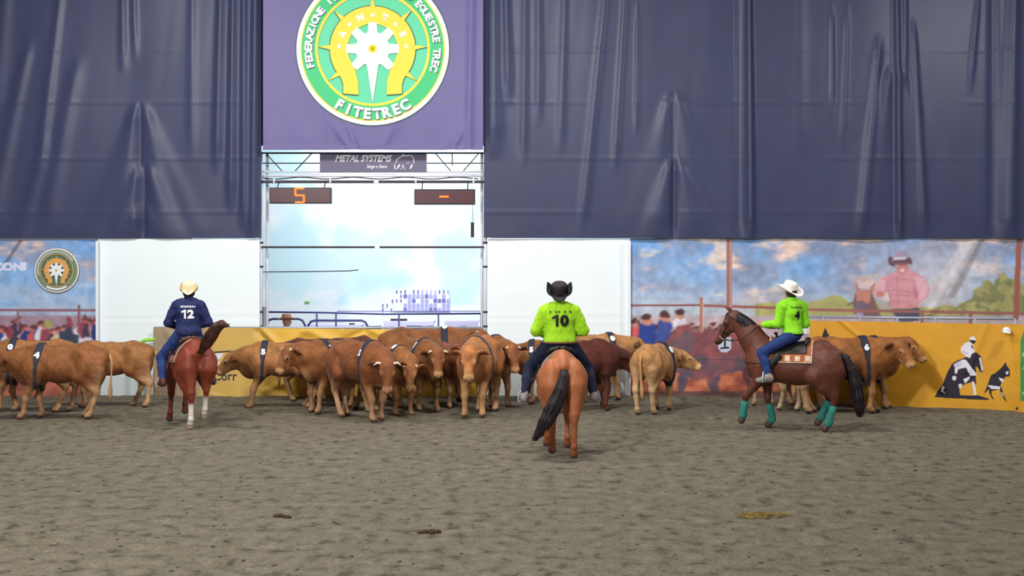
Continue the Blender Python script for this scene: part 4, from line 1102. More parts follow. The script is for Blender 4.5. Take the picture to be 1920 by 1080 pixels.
cow('blond cow at the herd front looking straight at the camera', 900, 778, 259, 1.08, (4, -7), (6, 60), st((-.03, 0), (.06, 0), (-.05, 0), (.06, 0)), None, 1, 0, (200, 130, 74), seed=11, ears=-.01, pale=(232, 192, 142))
cow('tall brown cow behind the herd, back level with banner top, facing right', 800, 0, 2, 1.13, (-6, 6), (-30, 25), None, '', -1, .04, RED, seed=12, d=26.4, num_el=80, plate=True)
cow('brown cow with raised head between the 0 cow and the blond one', 844, 0, 289, .93, (4, 16), (6, 35), None, None, -1, 0, (150, 84, 50), seed=13, d=25.15, strap=None)
cow('brown cow facing right of camera, left of the black-hatted rider', 913, 760, 301, 1.05, (-4, -4), (-8, 58), st((.05, 0), (-.1, 0), (.1, 0), (-.1, 0)), None, -1, .05, (160, 98, 54), seed=14)
cow('red cow numbered 5 mostly hidden behind the black-hatted rider', 1036, 0, 180, .96, (0, -14), (0, 40), None, '5', 1, 0, RED, strap=.46, seed=15, num_el=36, d=25.78)
cow('dark red cow walking away just right of the black-hatted rider', 1094, 770, 38, 1.02, (-6, -18), (-20, 42), st((.12, 0), (-.05, 0), (.05, 0), (-.12, 0)), None, -1, 0, (104, 50, 38), strap=None, seed=16, pale=(122, 70, 50), dark=(54, 24, 20))
cow('blond cow with white tag behind the dark red cow', 1108, 0, 14, 1.03, (0, -2), (-10, 35), None, '', -1, 0, BLOND, seed=17, num_el=55, d=26.45, plate=True, strap=.40)
cow('blond cow seen from behind alone before the cowboy mural', 1228, 773, 66, .97, (-38, -12), (-30, 26), st((.08, 0), (-.04, 0), (-.06, 0), (.06, 0)), '', -1, .04, BLOND, seed=18, num_el=48, plate=True, dark=(170, 104, 56), pale=(236, 206, 160))
cow('ginger cow numbered 6 facing right in front of the yellow banner', 1582, 775, 2, 1.06, (-26, 6), (-34, 46), st((.12, 0), (-.06, 0), (.05, 0), (-.1, 0)), '6', -1, 0, (178, 112, 58), seed=19, num_el=40)
cow('pale-polled cow just behind the cow numbered 6', 1604, 0, 3, 1.04, (-12, 10), (-24, 40), st((.15, 0), (-.0, 0), (.05, 0), (-.1, 0)), None, -1, 0, (180, 112, 58), seed=20, d=24.62)
cow('brown cow with white tag hidden by the teal-wrapped horse, facing right', 1556, 0, 0, .96, (0, -10), (0, 30), st((.1, 0), (-.1, 0), (-.2, 0), (.1, 0)), '', -1, 0, ORG, seed=21, num_el=58, d=25.18, plate=True)
cow('brown cow behind the teal-wrapped horse with only pale legs showing', 1452, 0, 108, .93, (-10, -20), (0, 40), st((.1, 0), (-.1, 0), (.1, 0), (-.12, 0)), None, 1, 0, ORG, seed=22, strap=None, d=24.7, pale=(236, 212, 176))

# ------------------------------------------------------------------ HORSES AND RIDERS
def strands(paths, r0, n, seed, spread, m, name, parent):
    """hair locks along a list of guide points"""
    rr = random.Random(seed); parts = []
    for i in range(n):
        a = rr.uniform(0, 6.28); q = math.sqrt(rr.random()); l_ = rr.uniform(.8, 1.03)
        pts = []
        for k, (p, w_) in enumerate(paths):
            off = V(math.cos(a), math.sin(a), 0)*w_*q
            j = V(rr.uniform(-1, 1), rr.uniform(-1, 1), rr.uniform(-1, 1))*spread*(k/len(paths))
            pts.append(V(*p)+off+j)
        parts.append(tube(pts, [r0*(1-.75*k/(len(pts)-1)) for k in range(len(pts))], 4))
    return put(name, join(*parts), m, parent, True)

def horse(label, px, d, heading, legs, neck, headp, coat, leg_col, tail_path, tail_mat, wraps=False, socks=(), mat_=None, seed=0, belly_dark=.5, mane_mat=None, lean=0.0):
    x = at(px, d); B = Solid(.08)
    B.ell((0, 0, 1.06), (.62, .285, .30)); B.ell((.45, 0, 1.08), (.30, .23, .33)); B.ell((-.42, 0, 1.15), (.34, .275, .27)); B.ell((-.15, 0, 1.02), (.4, .29, .27))
    B.chain([(-.76, 0, 1.27), (-.50, 0, 1.375), (-.12, 0, 1.285), (.12, 0, 1.28), (.36, 0, 1.40), (.55, 0, 1.42)], [.07, .095, .09, .08, .06, .09], k=.10)
    L = {}
    for key, front, s_ in (('fl', 1, 1), ('fr', 1, -1), ('hl', 0, 1), ('hr', 0, -1)):
        dx, lift, sy = (list(legs.get(key, (0, 0)))+[0])[:3]
        y = s_*.145+sy
        if front:
            el = V(.44+dx*.12, s_*.17, .86); kn = V(.48+dx*.55+lift*.9, y, .50+lift*.55); fe = V(.47+dx, y, .17+lift)
            B.ell((.47, s_*.15, 1.10), (.19, .11, .27), k=.10); B.cone((.46, s_*.16, 1.05), el, .15, .115, k=.09)
            B.cone(el, kn, .10, .056, k=.05); B.ell(kn, (.056, .05, .07), k=.03); B.cone(kn, fe, .043, .038, k=.025)
            to = fe+V(.055-lift*.4, 0, -.10 if lift < .1 else -.11)
        else:
            stf = V(-.42+dx*.3, s_*.19, .90+lift*.15); hk = V(-.74+dx*.68, y, .53+lift*.75); fe = V(-.68+dx, y, .18+lift)
            B.ell((-.60, s_*.160, 1.08), (.24, .148, .30), k=.05); B.cone((-.58, s_*.165, 1.10), stf, .19, .145, k=.06)
            B.cone(stf, hk+V(.03, 0, .06), .150, .070, k=.07); B.cone((-.72, s_*.155, .98), hk+V(-.01, 0, .10), .145, .052, k=.09); B.cone((-.6, s_*.17, .95), hk*.45+stf*.55, .15, .10, k=.08)
            B.ell(hk, (.06, .045, .075), k=.03); B.cone(hk, fe, .047, .040, k=.025)
            to = fe+V(.06, 0, -.11) if lift < .15 else fe+V(-.03, 0, -.12)
        B.ell(fe, (.048, .046, .048), k=.02)
        B.cone(fe, fe+(to-fe)*.55, .040, .045, k=.02); B.cone(fe+(to-fe)*.75, to+V(.01, 0, -.01), .052, .062, k=.015)
        L[key] = (kn if front else hk, fe, to)
    ny, ne = math.radians(neck[0]), math.radians(neck[1])
    N0 = V(.52, 0, 1.20); nd = V(math.cos(ne)*math.cos(ny), math.cos(ne)*math.sin(ny), math.sin(ne)); Pl = N0+nd*.80
    nu = np.cross(np.cross(nd, V(0, 0, 1)), nd); nu = unit(nu); nu = nu if nu[2] > 0 else -nu
    mid = N0+nd*.40+nu*.05; side = unit(np.cross(nd, V(0, 0, 1)))
    B.cone((.42, 0, 1.18), mid-nd*.08, .25, .175, side=side, f=.68, k=.12); B.cone(mid-nd*.08, Pl-nd*.06, .19, .125, side=side, f=.66, k=.10)
    B.cone((.40, 0, 1.34), mid+nu*.10, .08, .06, k=.12); B.cone(mid+nu*.10, Pl+nu*.01, .06, .06, k=.10)
    hp = math.radians(headp); hy = ny
    H = V(math.cos(hp)*math.cos(hy), math.cos(hp)*math.sin(hy), -math.sin(hp)); U = V(math.sin(hp)*math.cos(hy), math.sin(hp)*math.sin(hy), math.cos(hp)); Sd = np.cross(U, H)
    q = lambda h, s_, u: Pl+H*h+Sd*s_+U*u
    B.ell(q(.05, 0, -.02), (.13, .095, .11), ax=[H, Sd, U], k=.05); B.cone(q(.06, 0, .02), q(.44, 0, .0), .095, .052, k=.05); B.ell(q(.13, 0, -.075), (.13, .075, .10), ax=[H, Sd, U], k=.05)
    B.cone(q(.2, 0, -.06), q(.46, 0, -.045), .065, .04, k=.05); B.ell(q(.505, 0, -.018), (.06, .056, .06), ax=[H, Sd, U], k=.03)
    for s_ in (-1, 1):
        B.ell(q(.17, s_*.075, .04), (.05, .03, .03), ax=[H, Sd, U], k=.03)
        B.cone(q(-.03, s_*.05, .07), q(-.055, s_*.065, .13), .032, .034, side=H, f=.55, k=.02); B.cone(q(-.055, s_*.065, .13), q(-.05, s_*.06, .22), .034, .008, side=H, f=.55, k=.02)
    P, Q = B.skin(.016)
    base = lin(coat); col = np.tile(base, (len(P), 1)); lc = lin(leg_col)
    n = wob(P[:, 0], P[:, 1], P[:, 2], 2.5, seed); col = col*(1+.07*n[:, None])
    def blend(w_, c):
        nonlocal col
        col = col*(1-w_[:, None])+c*w_[:, None]
    blend(np.clip((.75-P[:, 2])/.35, 0, 1)*.8*(P[:, 0] < .9), lc)
    for key in ('fl', 'fr', 'hl', 'hr'):
        fe, to = L[key][1], L[key][2]
        if key in socks:
            for t_ in (0, .5, 1): col = mixc(col, P, fe+V(0, 0, .16)*t_, .13, lin((226, 216, 206)), 1)
        col = mixc(col, P, to+V(.005, 0, -.035), .085, lin((84, 72, 66)) if key not in socks else lin((196, 180, 160)), 1)
    col = mixc(col, P, q(.54, 0, -.03), .10, lin((44, 32, 36)), .85)
    col = mixc(col, P, q(.10, 0, .12), .05, lin((240, 236, 232)), .9 if seed == 4 else 0)
    o = link('horse', new_mesh('horse', P, Q, True, np.clip(col, 0, 1)), mat_ or M['horse'], None, (x, d, float(floor_h(x, d))-.005), math.radians(heading))
    tag(o, label, 'horse')
    for s_ in (-1, 1):
        put('eye', sphere(q(.17, s_*.098, .04), .022, 8, 6), M['eye'], o, True); put('nostril', sphere(q(.545, s_*.032, .005), .015, 8, 5), M['nostril'], o, True)
    # mane: locks that fall to the right side of the crest
    mp = []; rr = random.Random(seed)
    for i in range(110):
        t = i/109; c = V(.42, 0, 1.43)*(1-t)+(Pl+nu*.09)*t+nu*.07*math.sin(math.pi*t); sg_ = -1 if rr.random() < .75 else 1
        dn = V(0, 0, -1); l_ = rr.uniform(.09, .19)
        mp.append(tube([c-nu*.03, c+nu*.02+side*-sg_*-.03*1, c-nu*.02+side*sg_*.075, c+dn*l_*.7+side*sg_*.105, c+dn*l_+side*sg_*.11+nd*rr.uniform(-.03, .03)], [.010, .016, .014, .010, .003], 4))
    for i in range(8):
        mp.append(tube([q(-.02, rr.uniform(-.03, .03), .09), q(.06, rr.uniform(-.04, .04), .11), q(.16, rr.uniform(-.03, .03), .09)], [.016, .014, .004], 5))
    put('mane', join(*mp), mane_mat or tail_mat, o, True)
    # tail: solid dock core plus locks
    T = Solid(.05); T.chain([p for p, w_ in tail_path], [max(.02, w_*.75) for p, w_ in tail_path])
    def tp(X, Y, Z, D): return D+.006*np.sin(X*95+3*np.sin(Z*7))*np.sin(Y*95+2*np.sin(Z*9))
    Pt, Qt = T.skin(.013, post=tp)
    tl = link('tail', new_mesh('tail', Pt, Qt), tail_mat, o); strands(tail_path, .008, 90, seed, .035, tail_mat, 'tail_locks', tl)
    if wraps:
        for key in ('fl', 'fr', 'hl', 'hr'):
            a, b, c = L[key]; sx = a-(a-b)*.28
            put('leg_wrap', tube([sx, sx*.5+b*.5, b+V(0, 0, .03), b+V(.0, 0, -.02), b+(c-b)*.45, b+(c-b)*.7], [.058, .060, .060, .064, .062, .058], 14), M['teal'], o, True)
    # bridle: bands hugging the head
    def band(h0, h1, name='bridle_band'):
        def post(X, Y, Z, D):
            h = (X-Pl[0])*H[0]+(Y-Pl[1])*H[1]+(Z-Pl[2])*H[2]
            return np.maximum(D, np.abs(h-(h0+h1)/2)-(h1-h0)/2)
        m_ = q((h0+h1)/2, 0, 0)
        Pn, Qn = B.skin(.014, infl=.010, post=post, lo=m_-.2, hi=m_+.2)
        link(name, new_mesh(name, Pn, Qn), M['leather_k'], o)
    band(.30, .33, 'noseband'); band(.015, .04, 'browband')
    for s_ in (-1, 1):
        put('cheek_strap', tube([q(.03, s_*.105, .03), q(.2, s_*.10, -.02), q(.42, s_*.068, -.03)], .008, 6), M['leather_k'], o, True)
        put('bit_shank', tube([q(.40, s_*.066, 0), q(.42, s_*.072, -.06), q(.40, s_*.072, -.13)], .008, 6), M['steel'], o, True)
    return o, B, q, L

def saddle(ho, B, label, padcol, padcol2, seat_m, skirt_m, zp=1.08):
    """western saddle with woven pad; sits on the horse in the horse's frame"""
    s = link('western_saddle', None, None, None, ho.location.copy(), ho.rotation_euler.z); tag(s, label, 'saddle')
    def slab(x0, x1, zl, xs=0.0):
        def post(X, Y, Z, D):
            return np.maximum(np.maximum(D, -(D+.028)), np.maximum(np.abs(X-(x0+x1)/2-xs*(1.3-Z))-(x1-x0)/2, zl-Z))
        return post
    P, Q = B.skin(.016, infl=.030, post=slab(-.36, .34, zp), lo=(-.45, -.5, .9), hi=(.45, .5, 1.6))
    c = np.tile(lin(padcol), (len(P), 1)); w_ = ((np.abs(P[:, 2]-zp-.08) < .04) & (np.sin(P[:, 0]*38) > 0)) | (P[:, 2] < zp+.025) | (np.abs(P[:, 0]-(-.01)) > .335)
    c[w_] = lin(padcol2)
    link('saddle_pad', new_mesh('saddle_pad', P, Q, True, c), M['pad'], s)
    P, Q = B.skin(.016, infl=.052, post=slab(-.27, .26, zp+.15), lo=(-.45, -.5, .9), hi=(.45, .5, 1.6)); link('skirt', new_mesh('skirt', P, Q), skirt_m, s)
    T = Solid(.05)
    T.cone((-.18, 0, 1.375), (.20, 0, 1.385), .11, .09, side=(0, 0, 1), f=.6)
    for a in range(5): 
        t0, t1 = -70+a*28, -42+a*28
        pt = lambda t: (-.24-.03*math.cos(math.radians(t)), .20*math.sin(math.radians(t)), 1.40+.10*math.cos(math.radians(t)))
        T.cone(pt(t0), pt(t1), .028, .028)
    T.cone((.20, -.10, 1.40), (.22, 0, 1.50), .04, .045); T.cone((.20, .10, 1.40), (.22, 0, 1.50), .04, .045)
    P, Q = T.skin(.012); link('seat', new_mesh('seat', P, Q), seat_m, s)
    T = Solid(.02); T.cone((.22, 0, 1.50), (.25, 0, 1.58), .022, .018); T.ell((.255, 0, 1.595), (.035, .035, .015)); P, Q = T.skin(.008); link('horn', new_mesh('horn', P, Q), seat_m, s)
    return s

def hat_mesh(curl=.06, brim=.19, crown=.115):
    na = 40; rows = []
    prof = [(0, .0), (.03, -.012), (.055, .004), (.075, 0), (.088, -.018), (.094, -.05), (.100, -.085), (.104, -crown), (.118, -crown-.004)]
    vs = []; fs = []
    for i, (r, z) in enumerate(prof):
        for k in range(na):
            a = 2*math.pi*k/na; zz = z
            if i < 4: zz -= .014*abs(math.sin(a))**2*(-1 if i == 1 else 0)+ (.012*math.cos(a)**2 if i in (2, 3) else 0)*-.3
            rr = r*(1.14 if True else 1); vs.append((rr*math.cos(a)*1.0, rr*math.sin(a)*.86, zz))
    for j in range(1, 7):
        t = j/6; r = .118+(brim-.118)*t
        for k in range(na):
            a = 2*math.pi*k/na; s2 = abs(math.sin(a))**1.5
            z = -crown-.004+curl*1.6*t*t*s2-.018*t*t*(1-s2); ry = r*(1-.22*t*t*s2*(curl/.06)); vs.append((r*1.12*math.cos(a), ry*math.sin(a)*.95, z))
    nr = len(prof)+6
    for i in range(nr-1):
        for k in range(na):
            a = i*na+k; b = i*na+(k+1) % na; fs.append((a, a+na, b+na, b))
    return vs, fs

def rider(label, ho, mats, seat=(-.02, 0, 1.50), bulk=1.0, lean=(0, 0), torso_yaw=0.0, head_yaw=0.0, knee=(.27, .35, 1.22), ankle=(.13, .43, .80), toe=(.17, .03, -.03),
          tilt=18, hsc=1.12, hands=((.30, .06, 1.66), (.30, -.06, 1.66)), elbow_out=.30, number='10', num_m=None, name_s='', hat=(.06, .19), belt=True, shirt_low=.02, height=1.0, hair=(40, 28, 24), skin=(206, 146, 122), neck_h=0, num_h=.17, elbow_z=-.02):
    sx, sy, sz = seat
    R = Matrix.Rotation(math.radians(torso_yaw), 3, 'Z')
    def tz(x, y, z):     # torso point relative to the seat
        v = R @ Vector((x, y, 0)); z *= height
        return V(sx+v.x+lean[0]*z, sy+v.y+lean[1]*z, sz+z)
    B = Solid(.05); k = bulk
    B.ell(tz(-.02, 0, .09), (.14*k, .17*k, .12), g='hip'); B.ell(tz(0, 0, .10), (.13*k, .165*k, .12), g='tor'); B.ell(tz(.01, 0, .25), (.135*k, .165*k, .15), g='tor'); B.ell(tz(0, 0, .43), (.125*k, .175*k, .17), g='tor')
    B.cone(tz(-.01, -.14, .55), tz(-.01, .14, .55), .075, .075, g='tor'); B.cone(tz(0, 0, .55), tz(.02, 0, .70), .068, .058, g='neck'); B.cone(tz(-.02, -.07, .58), tz(-.02, .07, .58), .06, .06, g='tor')
    hd = R @ Matrix.Rotation(math.radians(head_yaw), 3, 'Z')
    hc = tz(.035, 0, .765)
    A = [np.array(hd @ Vector(v)) for v in ((1, 0, 0), (0, 1, 0), (0, 0, 1))]
    hq = lambda a, b, c: hc+A[0]*a+A[1]*b+A[2]*c
    B.ell(hq(-.01, 0, .02), (.098, .078, .105), ax=A, k=.03, g='head'); B.ell(hq(.03, 0, -.06), (.068, .058, .065), ax=A, k=.04, g='head')
    B.cone(hq(.085, 0, .005), hq(.108, 0, -.03), .012, .017, k=.015, g='head'); B.cone(hq(.075, -.02, -.062), hq(.075, .02, -.062), .016, .016, k=.01, g='head')
    B.cone(hq(.075, -.04, .025), hq(.075, .04, .025), .014, .014, k=.02, g='head')
    for s_ in (-1, 1): B.ell(hq(-.005, s_*.080, -.01), (.02, .012, .032), ax=A, k=.01, g='head')
    wr = []
    for i, s_ in enumerate((1, -1)):
        sh = tz(0, s_*.195*k**.5, .53); el = tz(.02, s_*elbow_out*k**.5, .27+elbow_z); h = V(*hands[i])
        B.cone(sh, el, .062*k**.5, .048*k**.5, g='arm', k=.04); B.cone(el, h-unit(h-el)*.02, .048*k**.5, .030, g='arm', k=.03); B.cone(h-unit(h-el)*.05, h, .028, .026, g='hand', k=.02)
        fw = unit(h-el); lat = unit(np.cross(V(0, 0, 1), fw)); up = np.cross(fw, lat)
        B.ell(h+fw*.045, (.050, .018, .040), ax=[fw, lat, up], g='hand', k=.015)
        for f_ in range(4):
            ln = (.040, .046, .043, .034)[f_]; u = .030-.019*f_
            a = h+fw*.080+up*u; b = a+fw*ln*.55-lat*s_*-.5*0+lat*(-s_)*-.0-lat*.0+(-lat*s_)*.024; c = b-fw*.026+(-lat*s_)*.018; e = c-fw*.018-(-lat*s_)*.006
            B.cone(a, b, .0098, .0092, g='hand', k=.006); B.cone(b, c, .0092, .0085, g='hand', k=.004); B.cone(c, e, .0085, .0075, g='hand', k=.004)
        t0 = h+fw*.025+up*.034; t1 = t0+fw*.030+up*.020+(-lat*s_)*.012; t2 = t1+fw*.028-up*.004+(-lat*s_)*.012
        B.cone(t0, t1, .012, .011, g='hand', k=.01); B.cone(t1, t2, .011, .009, g='hand', k=.006)
        wr.append(h)
    feet = []
    for s_ in (1, -1):
        hip = V(sx, sy+s_*.10, sz+.06); kn = V(sx+knee[0], s_*knee[1], knee[2]); an = V(sx+ankle[0], s_*ankle[1], ankle[2]); to = an+V(toe[0], s_*toe[1], toe[2])
        B.cone(hip, kn, .105*k, .066*k**.5, g='leg', k=.05); B.cone(kn, kn*.6+an*.4, .064*k**.5, .060*k**.5, g='leg', k=.03); B.cone(kn*.6+an*.4, an, .060*k**.5, .042, g='leg', k=.03)
        B.cone(kn*.35+an*.65, an, .050, .045, g='foot%d' % s_, k=.03); B.cone(an+V(-.03, 0, -.035), to+V(0, 0, -.03), .042, .034, g='foot%d' % s_, k=.03); B.cone(an, to*.5+an*.5-V(0, 0, .02), .045, .038, g='foot%d' % s_, k=.03); feet.append((an, to))
    P, Q = B.skin(.0095)
    col = np.tile(lin(skin), (len(P), 1))
    for s_ in (-1, 1): col = mixc(col, P, hq(.09, s_*.0, -.062), .02, lin((176, 96, 90)), .7)
    o = link('person', new_mesh('person', P, Q, True, col), M['skin'], None, ho.location.copy(), ho.rotation_euler.z)
    tag(o, label, 'person')
    for s_ in (-1, 1): put('eye', sphere(hq(.082, s_*.030, .010), .010, 8, 6), M['eye'], o, True)
    # hair
    def hp_(X, Y, Z, D):
        a = (X-hc[0])*A[0][0]+(Y-hc[1])*A[0][1]; return np.maximum(np.maximum(D, Z-hc[2]-.035), np.maximum(a-.03-(Z-hc[2])*.6, -.085-(Z-hc[2])))
    Ph, Qh = B.skin(.011, ('head', 'neck'), .010, hp_, hc-.2, hc+.2)
    hm = mat('hair_'+str(len(bpy.data.materials)), hair, rough=.6, noise=.3, nscale=60, bump=.4, bscale=80); hm.name = 'rider_hair'
    link('hair', new_mesh('hair', Ph, Qh), hm, o)
    zb = sz+.14*height-.03
    # trousers
    def lp(X, Y, Z, D): return np.maximum(D, Z-zb+.0)+.0045*wob(X, Y, Z, 14, 2)
    Pj, Qj = B.skin(.014, ('leg', 'hip'), .014, lp); link('jeans', new_mesh('jeans', Pj, Qj), mats['jeans'], o)
    # boots
    for s_ in (1, -1):
        Pb, Qb = B.skin(.012, ('foot%d' % s_,), .010); link('boot', new_mesh('boot', Pb, Qb), mats['boot'], o)
    # shirt with sleeves
    fold = lambda X, Y, Z: .006*wob(X, Y, Z, 9, 1)+.004*wob(X, Y, Z, 22, 4)
    wv = [np.array(w_) for w_ in wr]
    def sp(X, Y, Z, D):
        D = D+fold(X, Y, Z); D = np.maximum(D, zb-shirt_low-.02-Z)
        for w_ in wv: D = np.maximum(D, .028-np.sqrt((X-w_[0])**2+(Y-w_[1])**2+(Z-w_[2])**2))
        return D
    Ps, Qs = B.skin(.013, ('tor', 'arm', 'hip'), .027, sp)
    shm = link('shirt', new_mesh('shirt', Ps, Qs), mats['shirt'], o)
    def cp(X, Y, Z, D): return np.maximum(D, np.maximum(tz(0, 0, .575)[2]-Z, Z-tz(0, 0, .69)[2]))
    Pc, Qc = B.skin(.011, ('neck',), .020, cp); link('collar', new_mesh('collar', Pc, Qc), mats['shirt'], shm)
    for w_, s_ in zip(wr, (1, -1)):
        pass
    if belt:
        def bp_(X, Y, Z, D): return np.maximum(D, np.abs(Z-zb+shirt_low+.012)-.016)
        Pl_, Ql_ = B.skin(.010, ('tor', 'hip'), .036, bp_, (-.4, -.4, zb-.1), (.4, .4, zb+.1)); link('belt', new_mesh('belt', Pl_, Ql_), mats['belt'], o)
    # number on the back
    back = -np.array(R @ Vector((1, 0, 0))); bs = tz(0, 0, .40)
    wrap_text(B, number, num_h, bs+back*.1, back, (0, 0, 1), num_m, 'number', shm, .05, 1.1, .037, ('tor', 'arm'))
    if name_s: wrap_text(B, name_s, .035, tz(0, 0, .53)+back*.1, back, (0, 0, 1), num_m, 'name_lettering', shm, .02, 1.1, .037, ('tor', 'arm'))
    # hat
    vs, fs = hat_mesh(*hat); ct, st_ = math.cos(math.radians(tilt)), math.sin(math.radians(tilt))
    hx = lambda a, b, c: tuple(hq((a*ct-c*st_)*hsc-.026, b*1.06*hsc, (a*st_+c*ct)*hsc+.170))
    vs = [hx(a, b, c) for a, b, c in vs]
    ht = put('hat', (vs, fs), mats['hat'], o, True); md = ht.modifiers.new('thickness', 'SOLIDIFY'); md.thickness = .006; md.offset = 0
    nb = 24; bv = []
    for c in (-.113, -.090):
        for i in range(nb):
            a = 2*math.pi*i/nb; bv.append(hx(.1215*math.cos(a), .0925*math.sin(a), c))
    put('hat_band', (bv, [(i, (i+1) % nb, nb+(i+1) % nb, nb+i) for i in range(nb)]), mats.get('band', M['leather_k']), ht, True)
    return o, feet, wr

def tack(s, feet, wr, q, leather):
    """stirrups reach the rider's feet, reins run to the rider's hands"""
    for i, (an, to) in enumerate(feet):
        sg_ = 1 if i == 0 else -1
        fc = (an+to)*.5
        top = V((an[0]+.06)*.5, sg_*.30, 1.22); bot = V(fc[0], an[1]+sg_*.0, an[2]+.10)
        T = Solid(.04); T.cone(top, top*.35+bot*.65-V(0, sg_*.03, 0), .07, .045, side=(0, 1, 0), f=.22); T.cone(top*.35+bot*.65-V(0, sg_*.03, 0), V(fc[0], fc[1]-sg_*.02, fc[2]+.09), .045, .025, side=(0, 1, 0), f=.4)
        P, Q = T.skin(.012); fd = link('fender', new_mesh('fender', P, Q), leather, s)
        pts = []
        for k in range(17):
            a = math.pi*k/16; pts.append(fc+V(0, .075*math.cos(a), -.055+.15*math.sin(a)))
        pts.append(fc+V(0, -.06, -.07)); pts.append(fc+V(0, .06, -.07)); pts.append(pts[0])
        put('stirrup', tube(pts, .013, 8), M['steel'], fd, True)
    for i, s_ in enumerate((1, -1)):
        a = q(.41, s_*.075, -.10); h = wr[i]+V(.05, 0, 0); m_ = (a+h)*.5-V(0, 0, .12)+V(0, s_*.17, 0)
        put('rein', tube([a, a*.6+m_*.4+V(0, s_*.03, -.02), m_, m_*.4+h*.6, h], .007, 6), M['leather_k'], s, True)

# --- sorrel horse, black-hatted rider with number 10 (nearest)
hd_ = 18.35
ho, B, q, L = horse('light sorrel horse seen from behind, nearest in the arena', 1049, hd_, 92, dict(fl=(.1, 0), fr=(-.1, .0), hl=(.02, .05), hr=(-.10, 0, .0)), (4, 38), 45, (168, 100, 62), (150, 84, 50),
    [((-.77, 0, 1.24), .045), ((-.86, .0, 1.16), .06), ((-.90, .04, .98), .09), ((-.92, .12, .78), .12), ((-.94, .24, .55), .11), ((-.95, .34, .38), .06), ((-.96, .40, .30), .03)], M['hair'], seed=1, mane_mat=M['hairred'])
s = saddle(ho, B, 'dark western saddle under the black-hatted rider', (70, 56, 56), (150, 140, 136), M['leather_k'], M['leather_k'])
o, feet, wr = rider('rider in lime shirt number 10 and black cowboy hat, seen from behind', ho, dict(jeans=M['jeans_d'], shirt=M['lime'], boot=M['leather_g'], belt=M['belt'], hat=M['felt_k'], band=M['leather_k']),
    bulk=1.20, head_yaw=-4, knee=(.24, .42, 1.20), ankle=(.02, .50, .80), number='10', num_m=M['black'], name_s='|  |||  |  |', hat=(.08, .20), tilt=20, hsc=1.22, elbow_out=.31, num_h=.17, height=.97)
tack(s, feet, wr, q, M['leather_k'])

# --- chestnut horse, navy rider number 12
hd_ = dist(803)+.55
ho, B, q, L = horse('red chestnut horse turning away with raised swishing tail', 352, hd_, 118, dict(fl=(.18, .0), fr=(.30, .12), hl=(-.12, 0), hr=(.10, .14)), (-30, 24), 46, (124, 56, 36), (110, 48, 34),
    [((-.77, 0, 1.26), .045), ((-.90, -.02, 1.32), .06), ((-1.0, -.07, 1.44), .11), ((-1.05, -.13, 1.57), .125), ((-1.10, -.20, 1.69), .11), ((-1.16, -.27, 1.75), .08), ((-1.24, -.34, 1.73), .04)], M['hairred'], seed=2, socks=('hr', 'hl'))
s = saddle(ho, B, 'brown western saddle with tan-edged pad under the navy rider', (104, 62, 58), (176, 140, 120), M['leather'], M['leather_k'])
o, feet, wr = rider('rider in navy jacket number 12 and cream cowboy hat on the left', ho, dict(jeans=M['jeans'], shirt=M['navy'], boot=M['leather'], belt=M['leather'], hat=M['felt_c'], band=M['felt_c']),
    bulk=1.12, torso_yaw=-18, lean=(0.02, -.02), number='12', num_m=M['white'], name_s='|||||||||', hat=(.07, .17), shirt_low=.06, belt=False, knee=(.22, .40, 1.16), ankle=(.00, .42, .76), num_h=.15, elbow_out=.31)
tack(s, feet, wr, q, M['leather'])

# --- dark chestnut horse with teal wraps, rider number 4
hd_ = 21.1
ho, B, q, L = horse('dark chestnut horse with teal leg wraps, seen from its left side', 1484, hd_, 162, dict(fl=(.30, .09), fr=(-.14, 0), hl=(.06, 0), hr=(.20, .06)), (-6, 57), 56, (98, 54, 40), (84, 44, 34),
    [((-.77, 0, 1.26), .045), ((-.87, 0, 1.20), .07), ((-.95, 0, 1.02), .10), ((-1.02, .01, .80), .12), ((-1.06, .02, .58), .11), ((-1.08, .02, .40), .09), ((-1.09, .02, .28), .05)], M['hair'], wraps=True, seed=4, mat_=M['horse_dark'])
s = saddle(ho, B, 'black western saddle on a rust and cream patterned pad', (160, 92, 60), (214, 190, 164), M['leather_k'], M['leather_k'], 1.12)
o, feet, wr = rider('rider in lime shirt number 4 and white cowboy hat on the right', ho, dict(jeans=M['jeans'], shirt=M['lime_b'], boot=M['leather_g'], belt=M['leather_k'], hat=M['felt_w'], band=M['felt_c']),
    bulk=.95, tilt=24, hsc=1.12, torso_yaw=-56, head_yaw=20, lean=(.02, 0), number='4', num_m=M['black'], name_s='||||||||', hat=(.035, .20), hands=((.44, .10, 1.74), (.42, -.06, 1.72)), knee=(.46, .36, 1.29), ankle=(.34, .42, .90), num_h=.14, skin=(200, 140, 116), elbow_out=.25)
tack(s, feet, wr, q, M['leather_k'])
# breast collar on this horse
def bc(X, Y, Z, D): return np.maximum(D, np.abs(Z-1.12-.25*np.clip(.45-X, 0, 1))-.022)
Pn, Qn = B.skin(.016, infl=.016, post=bc, lo=(.3, -.5, .9), hi=(1.0, .5, 1.5)); link('breast_collar', new_mesh('breast_collar', Pn, Qn), M['leather'], ho)

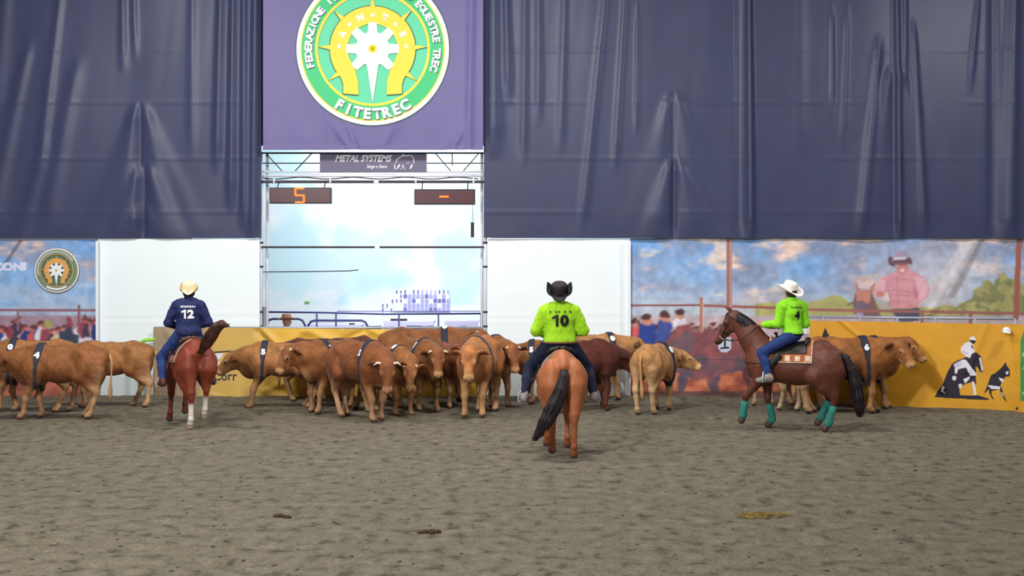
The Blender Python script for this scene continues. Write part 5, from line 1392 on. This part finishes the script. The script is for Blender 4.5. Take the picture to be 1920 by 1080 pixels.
# --- onlooker with tan hat beyond the barrier (standing)
def onlooker():
    d_ = 31.0; x = at(535, d_); top = zat(588, d_)   # hat top
    ph = top-.08; k = ph/1.75
    B = Solid(.04); z = lambda v: v*k
    for s_ in (-1, 1):
        B.cone((0, s_*.1, z(.92)), (0, s_*.11, z(.5)), .09, .06, g='leg'); B.cone((0, s_*.11, z(.5)), (-.02, s_*.11, z(.09)), .06, .045, g='leg'); B.cone((-.05, s_*.11, z(.05)), (.14, s_*.13, z(.04)), .045, .035, g='foot%d' % s_)
        B.cone((0, s_*.18, z(1.42)), (-.02, s_*.25, z(1.12)), .055, .045, g='arm'); B.cone((-.02, s_*.25, z(1.12)), (.16, s_*.22, z(.95)), .045, .03, g='arm'); B.ell((.22, s_*.21, z(.91)), (.05, .02, .04), g='hand')
        for f_ in range(4): B.cone((.25, s_*.21, z(.93)-f_*.018), (.30-.004*f_, s_*.20, z(.91)-f_*.018), .009, .008, g='hand', k=.005)
        B.cone((.20, s_*.20, z(.95)), (.25, s_*.18, z(.96)), .011, .009, g='hand', k=.008)
    B.ell((0, 0, z(.95)), (.13, .16, .13), g='tor'); B.ell((0, 0, z(1.15)), (.12, .155, .17), g='tor'); B.ell((0, 0, z(1.33)), (.12, .18, .15), g='tor'); B.cone((0, 0, z(1.42)), (.02, 0, z(1.55)), .055, .05, g='neck')
    hc = V(.03, 0, z(1.64)); B.ell(hc, (.10, .08, .11), g='head', k=.03); B.ell(hc+V(.04, 0, -.07), (.06, .055, .06), g='head', k=.03); B.cone(hc+V(.09, 0, 0), hc+V(.118, 0, -.035), .012, .016, g='head', k=.012)
    for s_ in (-1, 1): B.ell(hc+V(0, s_*.08, -.01), (.02, .012, .03), g='head', k=.01)
    P, Q = B.skin(.011); o = link('person', new_mesh('person', P, Q, True, np.tile(lin((196, 138, 118)), (len(P), 1))), M['skin'], None, (x, d_, 0), .35)
    tag(o, 'onlooker in tan hat seen in profile behind the gateway barrier', 'person')
    Ps, Qs = B.skin(.015, ('tor', 'arm'), .016, lambda X, Y, Z, D: np.maximum(D, z(.9)-Z)); link('jacket', new_mesh('jacket', Ps, Qs), M['jeans_d'], o)
    Pj, Qj = B.skin(.015, ('leg',), .014); link('trousers', new_mesh('trousers', Pj, Qj), M['jeans_d'], o); 
    for s_ in (1, -1): Pb, Qb = B.skin(.015, ('foot%d' % s_,), .012); link('boot', new_mesh('boot', Pb, Qb), M['leather'], o)
    for s_ in (-1, 1): put('eye', sphere(hc+V(.09, s_*.03, .01), .01, 6, 5), M['eye'], o, True)
    vs, fs = hat_mesh(.03, .19); vs = [(hc[0]+a*1.05, b*1.05, hc[2]+c+.175) for a, b, c in vs]
    ht = put('hat', (vs, fs), M['felt_t'], o, True); md = ht.modifiers.new('thickness', 'SOLIDIFY'); md.thickness = .006
onlooker()
